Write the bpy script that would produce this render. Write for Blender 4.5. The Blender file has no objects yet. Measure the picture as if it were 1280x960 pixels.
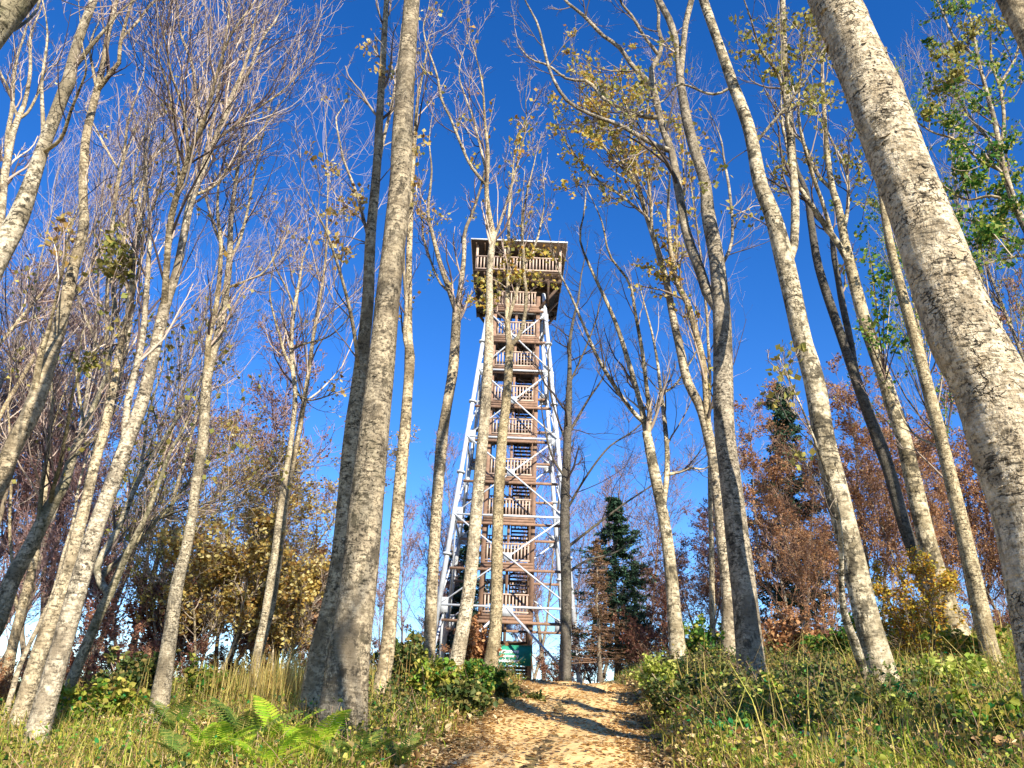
import bpy, math, random, time
import numpy as np
from mathutils import Vector, Matrix

T0 = time.time()
rng = np.random.default_rng(11)
random.seed(11)
scene = bpy.context.scene
COL = scene.collection

# ------------------------------------------------------------------ camera
F = 960.0                       # focal length in pixels of a 1280 wide frame
EYE = 1.65
PITCH = math.radians(24.0)
ROLL = math.radians(2.2)
cam_d = bpy.data.cameras.new("camera")
cam_d.sensor_width = 36.0
cam_d.lens = 36.0 * F / 1280.0
cam_d.clip_start = 0.05
cam_d.clip_end = 3000.0
cam = bpy.data.objects.new("camera", cam_d)
COL.objects.link(cam)
CM = Matrix.Rotation(math.pi / 2 + PITCH, 4, 'X') @ Matrix.Rotation(ROLL, 4, 'Z')
cam.matrix_world = Matrix.Translation((0, 0, EYE)) @ CM
scene.camera = cam
CR = np.array(CM.to_3x3())

# ------------------------------------------------------------------ light
SUN_EL, SUN_AZ = 30.0, 23.0     # sun behind the camera, to its right
sv = Vector((math.sin(math.radians(SUN_AZ)) * math.cos(math.radians(SUN_EL)),
             -math.cos(math.radians(SUN_AZ)) * math.cos(math.radians(SUN_EL)),
             math.sin(math.radians(SUN_EL))))
sun_d = bpy.data.lights.new("sun", 'SUN')
sun_d.energy = 5.0
sun_d.angle = math.radians(0.5)
sun_d.color = (1.0, 0.91, 0.76)
sun = bpy.data.objects.new("sun", sun_d)
sun.rotation_euler = sv.to_track_quat('Z', 'Y').to_euler()
sun.location = (8, -20, 30)
COL.objects.link(sun)

world = bpy.data.worlds.new("World")
scene.world = world
world.use_nodes = True
wt = world.node_tree
wt.nodes.clear()
sky = wt.nodes.new('ShaderNodeTexSky')
sky.sky_type = 'NISHITA'
sky.sun_disc = False
sky.sun_elevation = math.radians(SUN_EL)
sky.sun_rotation = math.radians(180 - SUN_AZ)
sky.altitude = 900
sky.air_density = 1.0
sky.dust_density = 0.0
sky.ozone_density = 3.0
hsv = wt.nodes.new('ShaderNodeHueSaturation')
hsv.inputs['Saturation'].default_value = 1.33
hsv.inputs['Hue'].default_value = 0.513
hsv.inputs['Value'].default_value = 1.12
bg = wt.nodes.new('ShaderNodeBackground')
bg.inputs['Strength'].default_value = 0.1
wo = wt.nodes.new('ShaderNodeOutputWorld')
wt.links.new(sky.outputs[0], hsv.inputs['Color'])
wt.links.new(hsv.outputs[0], bg.inputs['Color'])
wt.links.new(bg.outputs[0], wo.inputs['Surface'])

scene.view_settings.view_transform = 'Standard'
scene.view_settings.look = 'None'
scene.view_settings.gamma = 1.0
scene.view_settings.exposure = 1.15
scene.cycles.max_bounces = 5
scene.cycles.diffuse_bounces = 3
scene.cycles.transparent_max_bounces = 4

# ------------------------------------------------------------------ helpers
def smooth(t):
    t = np.clip(t, 0, 1)
    return t * t * (3 - 2 * t)

PATH_Y = np.array([-6.0, 0, 4, 8.2, 12, 17, 24, 32, 40, 46])
PATH_X = np.array([0.0, 0.1, 0.25, 0.45, 0.95, 1.55, 2.0, 1.9, 1.2, 0.9])
def path_x(y):
    return np.interp(y, PATH_Y, PATH_X)

def profile(y):
    yy = np.array([-60, -8, 0, 14, 17, 24, 45, 60, 90, 140, 260, 2200.0])
    zz = np.array([-3, -0.7, 0, 2.08, 2.45, 2.72, 3.3, 3.0, 0.0, -8, -22, -60.0])
    acc = 0
    for k in (-0.8, -0.4, 0, 0.4, 0.8):
        acc = acc + np.interp(y + k, yy, zz)
    return acc / 5

def ground_z(x, y):
    x = np.asarray(x, float); y = np.asarray(y, float)
    z = profile(y)
    near = smooth((60 - y) / 30)
    dx = x - path_x(y)
    bank = np.where(dx > 1.0, 0.34 * smooth((dx - 1.0) / 0.9) + 0.12 * np.clip(dx - 1.9, 0, 9), 0)
    left = np.where(dx < -1.1, 0.06 * smooth((-dx - 1.1) / .6) - 0.065 * np.clip(-dx - 1.7, 0, 12), 0)
    z = z + (bank + left) * near * smooth((y + 2) / 6)
    z = z + 0.03 * np.sin(1.3 * x + .7 * y) + 0.025 * np.sin(2.9 * y - 1.7 * x + 1) + .012 * np.sin(6.1 * x + 2.3 * y)
    return z

def unproject(px, py, Y):
    """the point of the vertical plane at forward distance Y that is seen at a pixel of the 1280x960 photograph"""
    px = np.asarray(px, float); py = np.asarray(py, float); Y = np.asarray(Y, float)
    u = (px - 640) / F; v = (480 - py) / F
    d = np.stack([u, v, -np.ones_like(u)], -1) @ CR.T
    s = Y / d[..., 1]
    p = d * s[..., None]
    p[..., 2] += EYE
    return p, s                 # s = depth along the optical axis

def mesh_np(name, verts, faces_list, mats, smooth_shade=True, midx=None):
    """faces_list: list of (n,k) int arrays (k = 3 or 4)"""
    me = bpy.data.meshes.new(name)
    verts = np.ascontiguousarray(verts, np.float32)
    faces_list = [np.asarray(f, np.int32) for f in faces_list if len(f)]
    nl = sum(f.size for f in faces_list)
    npoly = sum(len(f) for f in faces_list)
    me.vertices.add(len(verts)); me.vertices.foreach_set('co', verts.ravel())
    me.loops.add(nl); me.polygons.add(npoly)
    me.loops.foreach_set('vertex_index', np.concatenate([f.ravel() for f in faces_list]))
    tot = np.concatenate([np.full(len(f), f.shape[1], np.int32) for f in faces_list])
    st = np.concatenate([[0], np.cumsum(tot)[:-1]]).astype(np.int32)
    me.polygons.foreach_set('loop_start', st)
    if smooth_shade:
        me.polygons.foreach_set('use_smooth', np.ones(npoly, bool))
    if midx is not None:
        me.polygons.foreach_set('material_index', np.asarray(midx, np.int32))
    for m in (mats if isinstance(mats, (list, tuple)) else [mats]):
        me.materials.append(m)
    me.update(calc_edges=True)
    return me

def obj(name, me, parent=None, kind=None):
    o = bpy.data.objects.new(name, me)
    COL.objects.link(o)
    if parent is not None:
        o.parent = parent
    if kind:
        o['kind'] = kind
    return o

def thing(name, label, cat, loc=(0, 0, 0), group=None):
    o = bpy.data.objects.new(name, None)
    o.empty_display_size = 0.3
    o.location = loc
    COL.objects.link(o)
    o['label'] = label; o['category'] = cat
    if group:
        o['group'] = group
    return o

class MB:
    """collects boxes and tubes for one mesh"""
    def __init__(self):
        self.v = []; self.q = []; self.t = []; self.n = 0
    def add(self, v, q=None, t=None):
        v = np.asarray(v, float)
        if q is not None: self.q.append(np.asarray(q, int) + self.n)
        if t is not None: self.t.append(np.asarray(t, int) + self.n)
        self.v.append(v); self.n += len(v)
    def box(self, c, s, rot=None):
        c = np.asarray(c, float); h = np.asarray(s, float) / 2
        k = np.array([[-1,-1,-1],[1,-1,-1],[1,1,-1],[-1,1,-1],[-1,-1,1],[1,-1,1],[1,1,1],[-1,1,1]], float) * h
        if rot is not None: k = k @ np.asarray(rot).T
        self.add(k + c, [[0,3,2,1],[4,5,6,7],[0,1,5,4],[1,2,6,5],[2,3,7,6],[3,0,4,7]])
    def bar(self, a, b, w, h):
        a = np.asarray(a, float); b = np.asarray(b, float)
        d = b - a; L = np.linalg.norm(d); d /= L
        up = np.array([0, 0, 1.0]) if abs(d[2]) < .9 else np.array([0, 1.0, 0])
        s = np.cross(d, up); s /= np.linalg.norm(s); u = np.cross(s, d)
        R = np.stack([s, d, u], 1)
        self.box((a + b) / 2, (w, L, h), R)
    def tube(self, a, b, ra, rb=None, n=12, cap=True):
        rb = ra if rb is None else rb
        a = np.asarray(a, float); b = np.asarray(b, float)
        d = b - a; d /= np.linalg.norm(d)
        up = np.array([0, 0, 1.0]) if abs(d[2]) < .9 else np.array([0, 1.0, 0])
        s = np.cross(d, up); s /= np.linalg.norm(s); u = np.cross(s, d)
        an = np.arange(n) * 2 * np.pi / n
        ring = np.cos(an)[:, None] * s + np.sin(an)[:, None] * u
        v = np.concatenate([a + ring * ra, b + ring * rb, [a], [b]])
        i = np.arange(n); j = (i + 1) % n
        q = np.stack([i, j, j + n, i + n], 1)
        t = np.concatenate([np.stack([j, i, np.full(n, 2 * n)], 1), np.stack([i + n, j + n, np.full(n, 2 * n + 1)], 1)]) if cap else None
        self.add(v, q, t)
    def mesh(self, name, mat, smooth_shade=False):
        fl = []
        if self.q: fl.append(np.concatenate(self.q))
        if self.t: fl.append(np.concatenate(self.t))
        return mesh_np(name, np.concatenate(self.v), fl, mat, smooth_shade)
    def build(self, name, mat, parent=None, smooth_shade=False):
        return obj(name, self.mesh(name, mat, smooth_shade), parent)

# ------------------------------------------------------------------ materials
def new_mat(name):
    m = bpy.data.materials.new(name); m.use_nodes = True
    nt = m.node_tree
    b = nt.nodes['Principled BSDF']
    b.inputs['Specular IOR Level'].default_value = 0.2
    b.inputs['Roughness'].default_value = 0.85
    return m, nt, b

def N(nt, kind, **kw):
    n = nt.nodes.new(kind)
    for k, v in kw.items():
        if k.startswith('i_'):
            key = k[2:]
            n.inputs[int(key) if key.isdigit() else key.replace('_', ' ')].default_value = v
        else:
            setattr(n, k, v)
    return n

def ramp(nt, stops, fac=None, interp='LINEAR'):
    r = nt.nodes.new('ShaderNodeValToRGB')
    e = r.color_ramp; e.interpolation = interp
    while len(e.elements) < len(stops): e.elements.new(0.5)
    for k, (p, c) in enumerate(stops):
        e.elements[k].position = p
        e.elements[k].color = (c[0], c[1], c[2], 1) if isinstance(c, (tuple, list)) else (c, c, c, 1)
    if fac is not None: nt.links.new(fac, r.inputs[0])
    return r

def mixc(nt, fac, a, b):
    m = nt.nodes.new('ShaderNodeMix'); m.data_type = 'RGBA'
    for s, val in ((0, fac), (6, a), (7, b)):
        if isinstance(val, (int, float)): m.inputs[s].default_value = val
        elif isinstance(val, (tuple, list)): m.inputs[s].default_value = (*val[:3], 1)
        else: nt.links.new(val, m.inputs[s])
    return m.outputs[2]

def coords(nt, scale=(1, 1, 1)):
    tc = nt.nodes.new('ShaderNodeTexCoord')
    mp = nt.nodes.new('ShaderNodeMapping'); mp.inputs['Scale'].default_value = scale
    nt.links.new(tc.outputs['Object'], mp.inputs['Vector'])
    return mp.outputs[0]

def noise_tex(nt, vec, scale, detail=4, rough=0.6):
    n = nt.nodes.new('ShaderNodeTexNoise')
    n.inputs['Scale'].default_value = scale; n.inputs['Detail'].default_value = detail
    n.inputs['Roughness'].default_value = rough
    nt.links.new(vec, n.inputs['Vector'])
    return n.outputs['Fac']

def math_n(nt, op, a, b=None):
    m = nt.nodes.new('ShaderNodeMath'); m.operation = op
    for k, val in enumerate((a, b)):
        if val is None: continue
        if isinstance(val, (int, float)): m.inputs[k].default_value = val
        else: nt.links.new(val, m.inputs[k])
    return m.outputs[0]

def bark_mat(name, pale, mid, dark, lichen=0.5, crack=1.0, moss=0.0, bump=1.0, scale=1.0):
    m, nt, b = new_mat(name)
    v1 = coords(nt, (1, 1, 0.55))
    vh = coords(nt, (1, 1, 4.5))
    big = noise_tex(nt, v1, 2.2 * scale, 5, .65)
    zone = ramp(nt, [(.40, .15), (.58, 1)], noise_tex(nt, coords(nt, (1, 1, .8)), 1.3 * scale, 4, .6)).outputs[0]
    fine = noise_tex(nt, v1, 22 * scale, 5, .7)
    hor = noise_tex(nt, vh, 7 * scale, 4, .6)
    spots = noise_tex(nt, coords(nt), 30 * scale, 3, .6)
    c = ramp(nt, [(0.36, mid), (0.50, pale), (0.7, pale)], big).outputs[0]
    med = noise_tex(nt, coords(nt, (1, 1, 1.6)), 11 * scale, 6, .75)
    c = mixc(nt, ramp(nt, [(0.42, .9), (0.53, 0.0)], med).outputs[0], c, mid)
    c = mixc(nt, math_n(nt, 'MULTIPLY', zone, ramp(nt, [(0.39, .95), (0.445, 0.0)], med).outputs[0]), c, dark)
    c = mixc(nt, ramp(nt, [(0.42, 0.45), (0.66, 0.0)], fine).outputs[0], c, mid)
    if lichen:
        c = mixc(nt, ramp(nt, [(0.535, 0), (0.575, lichen)], noise_tex(nt, v1, 5 * scale, 6, .75)).outputs[0], c, dark)
    c = mixc(nt, ramp(nt, [(0.50, 0), (0.60, .65)], noise_tex(nt, coords(nt, (1, 1, 1.3)), 3.1 * scale, 7, .78)).outputs[0], c, mid)
    # horizontal scars and short dark lens marks
    c = mixc(nt, math_n(nt, 'MULTIPLY', zone, ramp(nt, [(0.57, 0), (0.63, 0.9)], hor).outputs[0]), c, dark)
    c = mixc(nt, math_n(nt, 'MULTIPLY', zone, ramp(nt, [(0.565, 0), (0.61, 0.95)], spots).outputs[0]), c, dark)
    vor = nt.nodes.new('ShaderNodeTexVoronoi'); vor.feature = 'DISTANCE_TO_EDGE'
    wv = coords(nt, (1, 1, 1.5))
    wob = nt.nodes.new('ShaderNodeTexNoise'); wob.inputs['Scale'].default_value = 5; wob.inputs['Detail'].default_value = 4
    nt.links.new(wv, wob.inputs['Vector'])
    vm = nt.nodes.new('ShaderNodeVectorMath'); vm.operation = 'SCALE'; vm.inputs['Scale'].default_value = 0.35
    nt.links.new(wob.outputs['Color'], vm.inputs[0])
    va = nt.nodes.new('ShaderNodeVectorMath'); va.operation = 'ADD'
    nt.links.new(wv, va.inputs[0]); nt.links.new(vm.outputs[0], va.inputs[1])
    nt.links.new(va.outputs[0], vor.inputs['Vector'])
    vor.inputs['Scale'].default_value = 7 * scale
    gate = ramp(nt, [(0.52, 0), (0.62, crack)], noise_tex(nt, v1, 3.1 * scale, 3)).outputs[0]
    ck = ramp(nt, [(0.0, 1), (0.035, 0)], vor.outputs['Distance']).outputs[0]
    ckg = math_n(nt, 'MULTIPLY', ck, gate)
    c = mixc(nt, math_n(nt, 'MULTIPLY', ckg, .8), c, dark)
    if moss:
        c = mixc(nt, ramp(nt, [(0.5, 0), (0.62, moss)], noise_tex(nt, v1, 3.4, 5, .7)).outputs[0], c, (0.05, 0.055, 0.022))
    oi = nt.nodes.new('ShaderNodeObjectInfo')
    c2 = nt.nodes.new('ShaderNodeHueSaturation')
    sv2 = nt.nodes.new('ShaderNodeMapRange'); sv2.inputs['To Min'].default_value = 1.2; sv2.inputs['To Max'].default_value = .88
    nt.links.new(math_n(nt, 'FRACT', math_n(nt, 'MULTIPLY', oi.outputs['Random'], 7.3)), sv2.inputs['Value']); nt.links.new(sv2.outputs[0], c2.inputs['Saturation'])
    vv = nt.nodes.new('ShaderNodeMapRange'); vv.inputs['To Min'].default_value = .86; vv.inputs['To Max'].default_value = 1.14
    nt.links.new(oi.outputs['Random'], vv.inputs['Value'])
    nt.links.new(vv.outputs[0], c2.inputs['Value']); nt.links.new(c, c2.inputs['Color'])
    nt.links.new(c2.outputs[0], b.inputs['Base Color'])
    hgt = math_n(nt, 'ADD', math_n(nt, 'MULTIPLY', fine, .6), math_n(nt, 'MULTIPLY', hor, -0.5))
    hgt = math_n(nt, 'SUBTRACT', hgt, math_n(nt, 'MULTIPLY', ckg, .5))
    hgt = math_n(nt, 'ADD', hgt, math_n(nt, 'MULTIPLY', big, .8))
    bp = nt.nodes.new('ShaderNodeBump'); bp.inputs['Strength'].default_value = 0.85 * bump; bp.inputs['Distance'].default_value = 0.035
    nt.links.new(hgt, bp.inputs['Height']); nt.links.new(bp.outputs[0], b.inputs['Normal'])
    return m

PALE, MID, DARK = (0.64, 0.54, 0.37), (0.19, 0.15, 0.095), (0.022, 0.019, 0.013)
BARK = bark_mat('bark_pale', PALE, MID, DARK, .55)
BARK_SMOOTH = bark_mat('bark_beech', (0.54, 0.465, 0.34), (0.17, 0.14, 0.10), (0.025, 0.022, 0.016), .7, .9, .15, 1.0)
BARK_FLAKY = bark_mat('bark_flaky', (0.78, 0.68, 0.50), (0.40, 0.32, 0.21), (0.04, 0.033, 0.022), .5, .9, 0, 2.0)
BARK_PATCHY = bark_mat('bark_patchy', (0.70, 0.61, 0.44), (0.20, 0.165, 0.105), (0.025, 0.022, 0.015), .8, .8, 0, 1.2, .65)
BARK_FINE = bark_mat('bark_fine', (0.70, 0.60, 0.41), (0.25, 0.20, 0.125), (0.03, 0.025, 0.018), .55, .6, 0, 1.0, 1.6)
BARK_MOSS = bark_mat('bark_mossy', (0.48, 0.42, 0.29), (0.22, 0.19, 0.12), (0.04, 0.034, 0.02), .7, 1, .6, 1.2)
BARK_DARK = bark_mat('bark_dark', (0.17, 0.15, 0.115), (0.09, 0.075, 0.058), (0.02, 0.02, 0.016), .6, 1, .3, 1.2)
BARK_FAR = bark_mat('bark_far', (0.36, 0.30, 0.22), (0.2, 0.165, 0.12), (0.04, 0.034, 0.026), .6)

def plain(name, col, rough=.8, var=.0, nscale=8, bump=0, spec=.2):
    m, nt, b = new_mat(name)
    b.inputs['Roughness'].default_value = rough; b.inputs['Specular IOR Level'].default_value = spec
    n = noise_tex(nt, coords(nt), nscale, 5, .65)
    lo = tuple(c * (1 - var) for c in col); hi = tuple(min(1, c * (1 + var * .6)) for c in col)
    nt.links.new(ramp(nt, [(0.3, lo), (0.7, hi)], n).outputs[0], b.inputs['Base Color'])
    if bump:
        bp = nt.nodes.new('ShaderNodeBump'); bp.inputs['Strength'].default_value = bump; bp.inputs['Distance'].default_value = .01
        nt.links.new(n, bp.inputs['Height']); nt.links.new(bp.outputs[0], b.inputs['Normal'])
    return m

def twig_mat(name, stops):
    m, nt, b = new_mat(name)
    geo = nt.nodes.new('ShaderNodeNewGeometry')
    nt.links.new(ramp(nt, stops, geo.outputs['Random Per Island']).outputs[0], b.inputs['Base Color'])
    return m
TWIG_PALE = twig_mat('twig_pale', [(0, (0.035, 0.026, 0.026)), (.38, (0.10, 0.07, 0.068)), (.55, (0.36, 0.27, 0.22)), (.8, (0.60, 0.50, 0.40)), (1, (0.24, 0.16, 0.14))])  # near-black share of the twigs stands in for shade, pale share for light
TWIG_GREY = twig_mat('twig_grey', [(0, (0.05, 0.04, 0.035)), (.45, (0.13, 0.10, 0.085)), (.7, (0.34, 0.27, 0.21)), (1, (0.50, 0.42, 0.32))])  # dark end of the ramp likewise puts shade into the twig colour
TWIG_DARK = plain('twig_dark', (0.07, 0.055, 0.05), .8, .4, 3)
TWIG_PURPLE = twig_mat('twig_purple', [(0, (0.09, 0.055, 0.06)), (.5, (0.24, 0.16, 0.155)), (1, (0.42, 0.30, 0.28))])
TWIG_RUST = twig_mat('twig_rust', [(0, (0.13, 0.07, 0.05)), (.5, (0.30, 0.18, 0.12)), (1, (0.46, 0.31, 0.22))])

def leaf_mat(name, stops, trans=.35, rough=.6):
    m = bpy.data.materials.new(name); m.use_nodes = True
    nt = m.node_tree; nt.nodes.clear()
    geo = nt.nodes.new('ShaderNodeNewGeometry')
    r = ramp(nt, stops, geo.outputs['Random Per Island'])
    out = nt.nodes.new('ShaderNodeOutputMaterial')
    d = nt.nodes.new('ShaderNodeBsdfPrincipled'); d.inputs['Roughness'].default_value = rough
    d.inputs['Specular IOR Level'].default_value = .3
    t = nt.nodes.new('ShaderNodeBsdfTranslucent')
    nt.links.new(r.outputs[0], d.inputs['Base Color']); nt.links.new(r.outputs[0], t.inputs['Color'])
    mx = nt.nodes.new('ShaderNodeMixShader'); mx.inputs[0].default_value = trans
    nt.links.new(d.outputs[0], mx.inputs[1]); nt.links.new(t.outputs[0], mx.inputs[2])
    nt.links.new(mx.outputs[0], out.inputs['Surface'])
    return m

L_YELLOW = leaf_mat('leaf_yellow', [(0, (0.40, 0.18, 0.03)), (.3, (0.58, 0.38, 0.06)), (.6, (0.56, 0.47, 0.10)), (.85, (0.28, 0.30, 0.05)), (1, (0.66, 0.56, 0.22))], .45)
L_OLIVE = leaf_mat('leaf_olive', [(0, (0.16, 0.13, 0.03)), (.35, (0.36, 0.30, 0.07)), (.7, (0.20, 0.24, 0.05)), (1, (0.54, 0.46, 0.14))], .4)
L_GREEN = leaf_mat('leaf_green', [(0, (0.03, 0.10, 0.02)), (.35, (0.06, 0.19, 0.03)), (.65, (0.17, 0.28, 0.04)), (1, (0.52, 0.48, 0.09))], .5)
L_RUSSET = leaf_mat('leaf_russet', [(0, (0.22, 0.09, 0.04)), (.4, (0.40, 0.19, 0.085)), (.75, (0.50, 0.27, 0.12)), (1, (0.58, 0.38, 0.18))], .4)
L_PINK = leaf_mat('leaf_pinkish', [(0, (0.16, 0.07, 0.06)), (.5, (0.26, 0.13, 0.11)), (1, (0.36, 0.22, 0.16))])
L_MAROON = leaf_mat('leaf_maroon', [(0, (0.15, 0.05, 0.04)), (.5, (0.27, 0.11, 0.08)), (.8, (0.36, 0.17, 0.10)), (1, (0.42, 0.25, 0.13))])
L_GOLD = leaf_mat('leaf_gold', [(0, (0.24, 0.12, 0.035)), (.4, (0.46, 0.31, 0.075)), (.7, (0.55, 0.45, 0.14)), (1, (0.68, 0.60, 0.30))], .45)
L_GOLDBUSH = leaf_mat('leaf_goldbush', [(0, (0.42, 0.16, 0.02)), (.4, (0.60, 0.36, 0.03)), (.8, (0.58, 0.46, 0.06)), (1, (0.3, 0.33, 0.05))], .45)
L_FIR = leaf_mat('fir_needles', [(0, (0.015, 0.045, 0.025)), (.6, (0.035, 0.085, 0.045)), (1, (0.075, 0.13, 0.06))], .1)
L_LARCH = leaf_mat('larch_needles', [(0, (0.10, 0.055, 0.03)), (.6, (0.2, 0.11, 0.05)), (1, (0.27, 0.17, 0.08))], .2)
L_HERB = leaf_mat('herb_leaves', [(0, (0.05, 0.13, 0.02)), (.2, (0.18, 0.27, 0.03)), (.42, (0.42, 0.42, 0.06)), (.55, (0.26, 0.16, 0.05)), (.76, (0.62, 0.55, 0.12)), (.9, (0.20, 0.40, 0.04)), (.97, (0.05, 0.28, 0.06)), (1, (0.02, 0.26, 0.08))], .5)
L_HERBDARK = leaf_mat('bramble_leaves', [(0, (0.03, 0.06, 0.016)), (.4, (0.07, 0.11, 0.025)), (.7, (0.15, 0.17, 0.04)), (.88, (0.24, 0.17, 0.05)), (1, (0.45, 0.42, 0.14))])
L_EMERALD = leaf_mat('emerald_leaves', [(0, (0.02, 0.16, 0.05)), (.5, (0.03, 0.27, 0.08)), (1, (0.22, 0.38, 0.07))], .4)
L_HERBPALE = leaf_mat('weed_leaves', [(0, (0.16, 0.28, 0.03)), (.5, (0.42, 0.48, 0.08)), (1, (0.66, 0.64, 0.2))], .45)
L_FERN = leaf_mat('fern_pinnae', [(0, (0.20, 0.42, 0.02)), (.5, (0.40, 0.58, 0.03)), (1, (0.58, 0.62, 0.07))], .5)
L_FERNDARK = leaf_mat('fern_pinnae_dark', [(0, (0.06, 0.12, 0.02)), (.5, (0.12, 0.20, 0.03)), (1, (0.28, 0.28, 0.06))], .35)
L_STRAW = leaf_mat('dry_grass_blades', [(0, (0.30, 0.17, 0.05)), (.3, (0.60, 0.44, 0.13)), (.7, (0.74, 0.60, 0.22)), (1, (0.52, 0.52, 0.08))], .45)
L_GRASS = leaf_mat('green_grass_blades', [(0, (0.08, 0.18, 0.015)), (.4, (0.22, 0.32, 0.03)), (.8, (0.42, 0.42, 0.05)), (1, (0.58, 0.48, 0.11))], .45)
L_LITTER = leaf_mat('fallen_leaves', [(0, (0.28, 0.15, 0.06)), (.2, (0.52, 0.34, 0.15)), (.65, (0.68, 0.50, 0.25)), (.9, (0.72, 0.56, 0.31)), (1, (0.36, 0.21, 0.10))], .2)

def ground_mat():
    m, nt, b = new_mat('forest_floor')
    v = coords(nt)
    c = ramp(nt, [(0.3, (0.06, 0.045, 0.024)), (0.5, (0.16, 0.115, 0.05)), (0.62, (0.15, 0.15, 0.04)), (0.78, (0.3, 0.24, 0.09))], noise_tex(nt, v, 3.2, 8, .75)).outputs[0]
    vo = nt.nodes.new('ShaderNodeTexVoronoi'); vo.inputs['Scale'].default_value = 16
    nt.links.new(v, vo.inputs['Vector'])
    c = mixc(nt, .35, c, ramp(nt, [(0, (0.05, 0.035, 0.02)), (.5, (0.2, 0.13, 0.06)), (1, (0.3, 0.24, 0.12))], vo.outputs['Color']).outputs[0])
    nt.links.new(c, b.inputs['Base Color'])
    bp = nt.nodes.new('ShaderNodeBump'); bp.inputs['Strength'].default_value = .9; bp.inputs['Distance'].default_value = .06
    nt.links.new(noise_tex(nt, v, 9, 6, .7), bp.inputs['Height']); nt.links.new(bp.outputs[0], b.inputs['Normal'])
    return m

def path_mat():
    m, nt, b = new_mat('worn_path')
    v = coords(nt)
    c = ramp(nt, [(0.25, (0.44, 0.27, 0.105)), (0.48, (0.63, 0.43, 0.185)), (0.65, (0.70, 0.51, 0.24)), (.8, (0.54, 0.35, 0.15))], noise_tex(nt, v, 1.6, 8, .7)).outputs[0]
    vo = nt.nodes.new('ShaderNodeTexVoronoi'); vo.inputs['Scale'].default_value = 13
    nt.links.new(v, vo.inputs['Vector'])
    leaf = ramp(nt, [(0, (0.30, 0.16, 0.06)), (.3, (0.57, 0.37, 0.155)), (.7, (0.68, 0.49, 0.23)), (1, (0.74, 0.57, 0.30))], vo.outputs['Color']).outputs[0]
    c = mixc(nt, ramp(nt, [(0.4, .6), (0.6, .05)], noise_tex(nt, v, .9, 4, .6)).outputs[0], c, leaf)
    nt.links.new(c, b.inputs['Base Color'])
    bp = nt.nodes.new('ShaderNodeBump'); bp.inputs['Strength'].default_value = .7; bp.inputs['Distance'].default_value = .025
    h = math_n(nt, 'ADD', noise_tex(nt, v, 7, 7, .75), math_n(nt, 'MULTIPLY', vo.outputs['Distance'], .5))
    nt.links.new(h, bp.inputs['Height']); nt.links.new(bp.outputs[0], b.inputs['Normal'])
    return m

# ------------------------------------------------------------------ the ground
def build_ground():
    xs = np.concatenate([[-2200, -1200, -600, -300, -160, -90, -60, -42, -30, -22, -17], np.arange(-14, 14.01, .16), [17, 22, 30, 42, 60, 90, 160, 300, 600, 1200, 2200]])
    ys = np.concatenate([[-900, -400, -200, -100, -50, -25, -14, -8], np.arange(-5, 26, .17), np.arange(26, 62, .9), [64, 68, 74, 82, 92, 105, 120, 150, 200, 300, 500, 900, 2200]])
    X, Y = np.meshgrid(xs, ys)
    Z = ground_z(X, Y)
    nx, ny = len(xs), len(ys)
    i = np.arange(ny - 1)[:, None] * nx + np.arange(nx - 1)[None]
    q = np.stack([i, i + 1, i + nx + 1, i + nx], -1).reshape(-1, 4)
    g = obj('ground', mesh_np('ground', np.stack([X, Y, Z], -1).reshape(-1, 3), [q], ground_mat()), kind='structure')
    # the path: a sheet a little above the ground whose edges sink below it
    yy = np.arange(-5, 43.5, .14); uu = np.linspace(-1, 1, 26)
    V, U = np.meshgrid(yy, uu, indexing='ij')
    hw = 1.17 + .16 * np.sin(V * 1.9) + .1 * np.sin(V * 4.3 + 1) + .18 * np.exp(-(V - 6) ** 2 / 8)
    PX = path_x(V) + U * hw
    PZ = ground_z(PX, V) + .02 - .07 * np.abs(U) ** 6 - .04 * np.exp(-(U * hw + .15) ** 2 / .12) * smooth((20 - V) / 6)
    PZ += .012 * np.sin(PX * 9 + V * 4) * np.sin(V * 7 - PX * 3) + .02 * (1 - np.abs(U) ** 4)
    n2 = len(uu)
    i = np.arange(len(yy) - 1)[:, None] * n2 + np.arange(n2 - 1)[None]
    q = np.stack([i, i + 1, i + n2 + 1, i + n2], -1).reshape(-1, 4)
    obj('path', mesh_np('path', np.stack([PX, V, PZ], -1).reshape(-1, 3), [q], path_mat()), kind='structure')
build_ground()

# ------------------------------------------------------------------ tubes and leaves
def norm(a):
    return a / np.maximum(np.linalg.norm(a, axis=-1, keepdims=True), 1e-9)

def tubes(P, R, sides):
    """P (N,K,3), R (N,K) -> verts, quads"""
    Nn, K, _ = P.shape
    T = np.empty_like(P)
    T[:, 1:-1] = P[:, 2:] - P[:, :-2]; T[:, 0] = P[:, 1] - P[:, 0]; T[:, -1] = P[:, -1] - P[:, -2]
    T = norm(T)
    ref = np.tile(np.array([0.62, 0.78, 0.08]), (Nn, 1))
    main = norm(P[:, -1] - P[:, 0])
    bad = np.abs((main * norm(ref)).sum(-1)) > .8
    ref[bad] = (-.78, .62, .05)
    S = norm(np.cross(T, ref[:, None, :])); U = np.cross(S, T)
    an = np.arange(sides) * 2 * np.pi / sides
    V = P[:, :, None] + R[:, :, None, None] * (np.cos(an)[None, None, :, None] * S[:, :, None] + np.sin(an)[None, None, :, None] * U[:, :, None])
    base = (np.arange(Nn) * K * sides)[:, None, None]
    k = np.arange(K - 1)[None, :, None] * sides
    i = np.arange(sides)[None, None, :]; j = (i + 1) % sides
    a = base + k + i; b2 = base + k + j
    q = np.stack([a, a + sides, b2 + sides, b2], -1).reshape(-1, 4)
    return V.reshape(-1, 3), q

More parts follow.
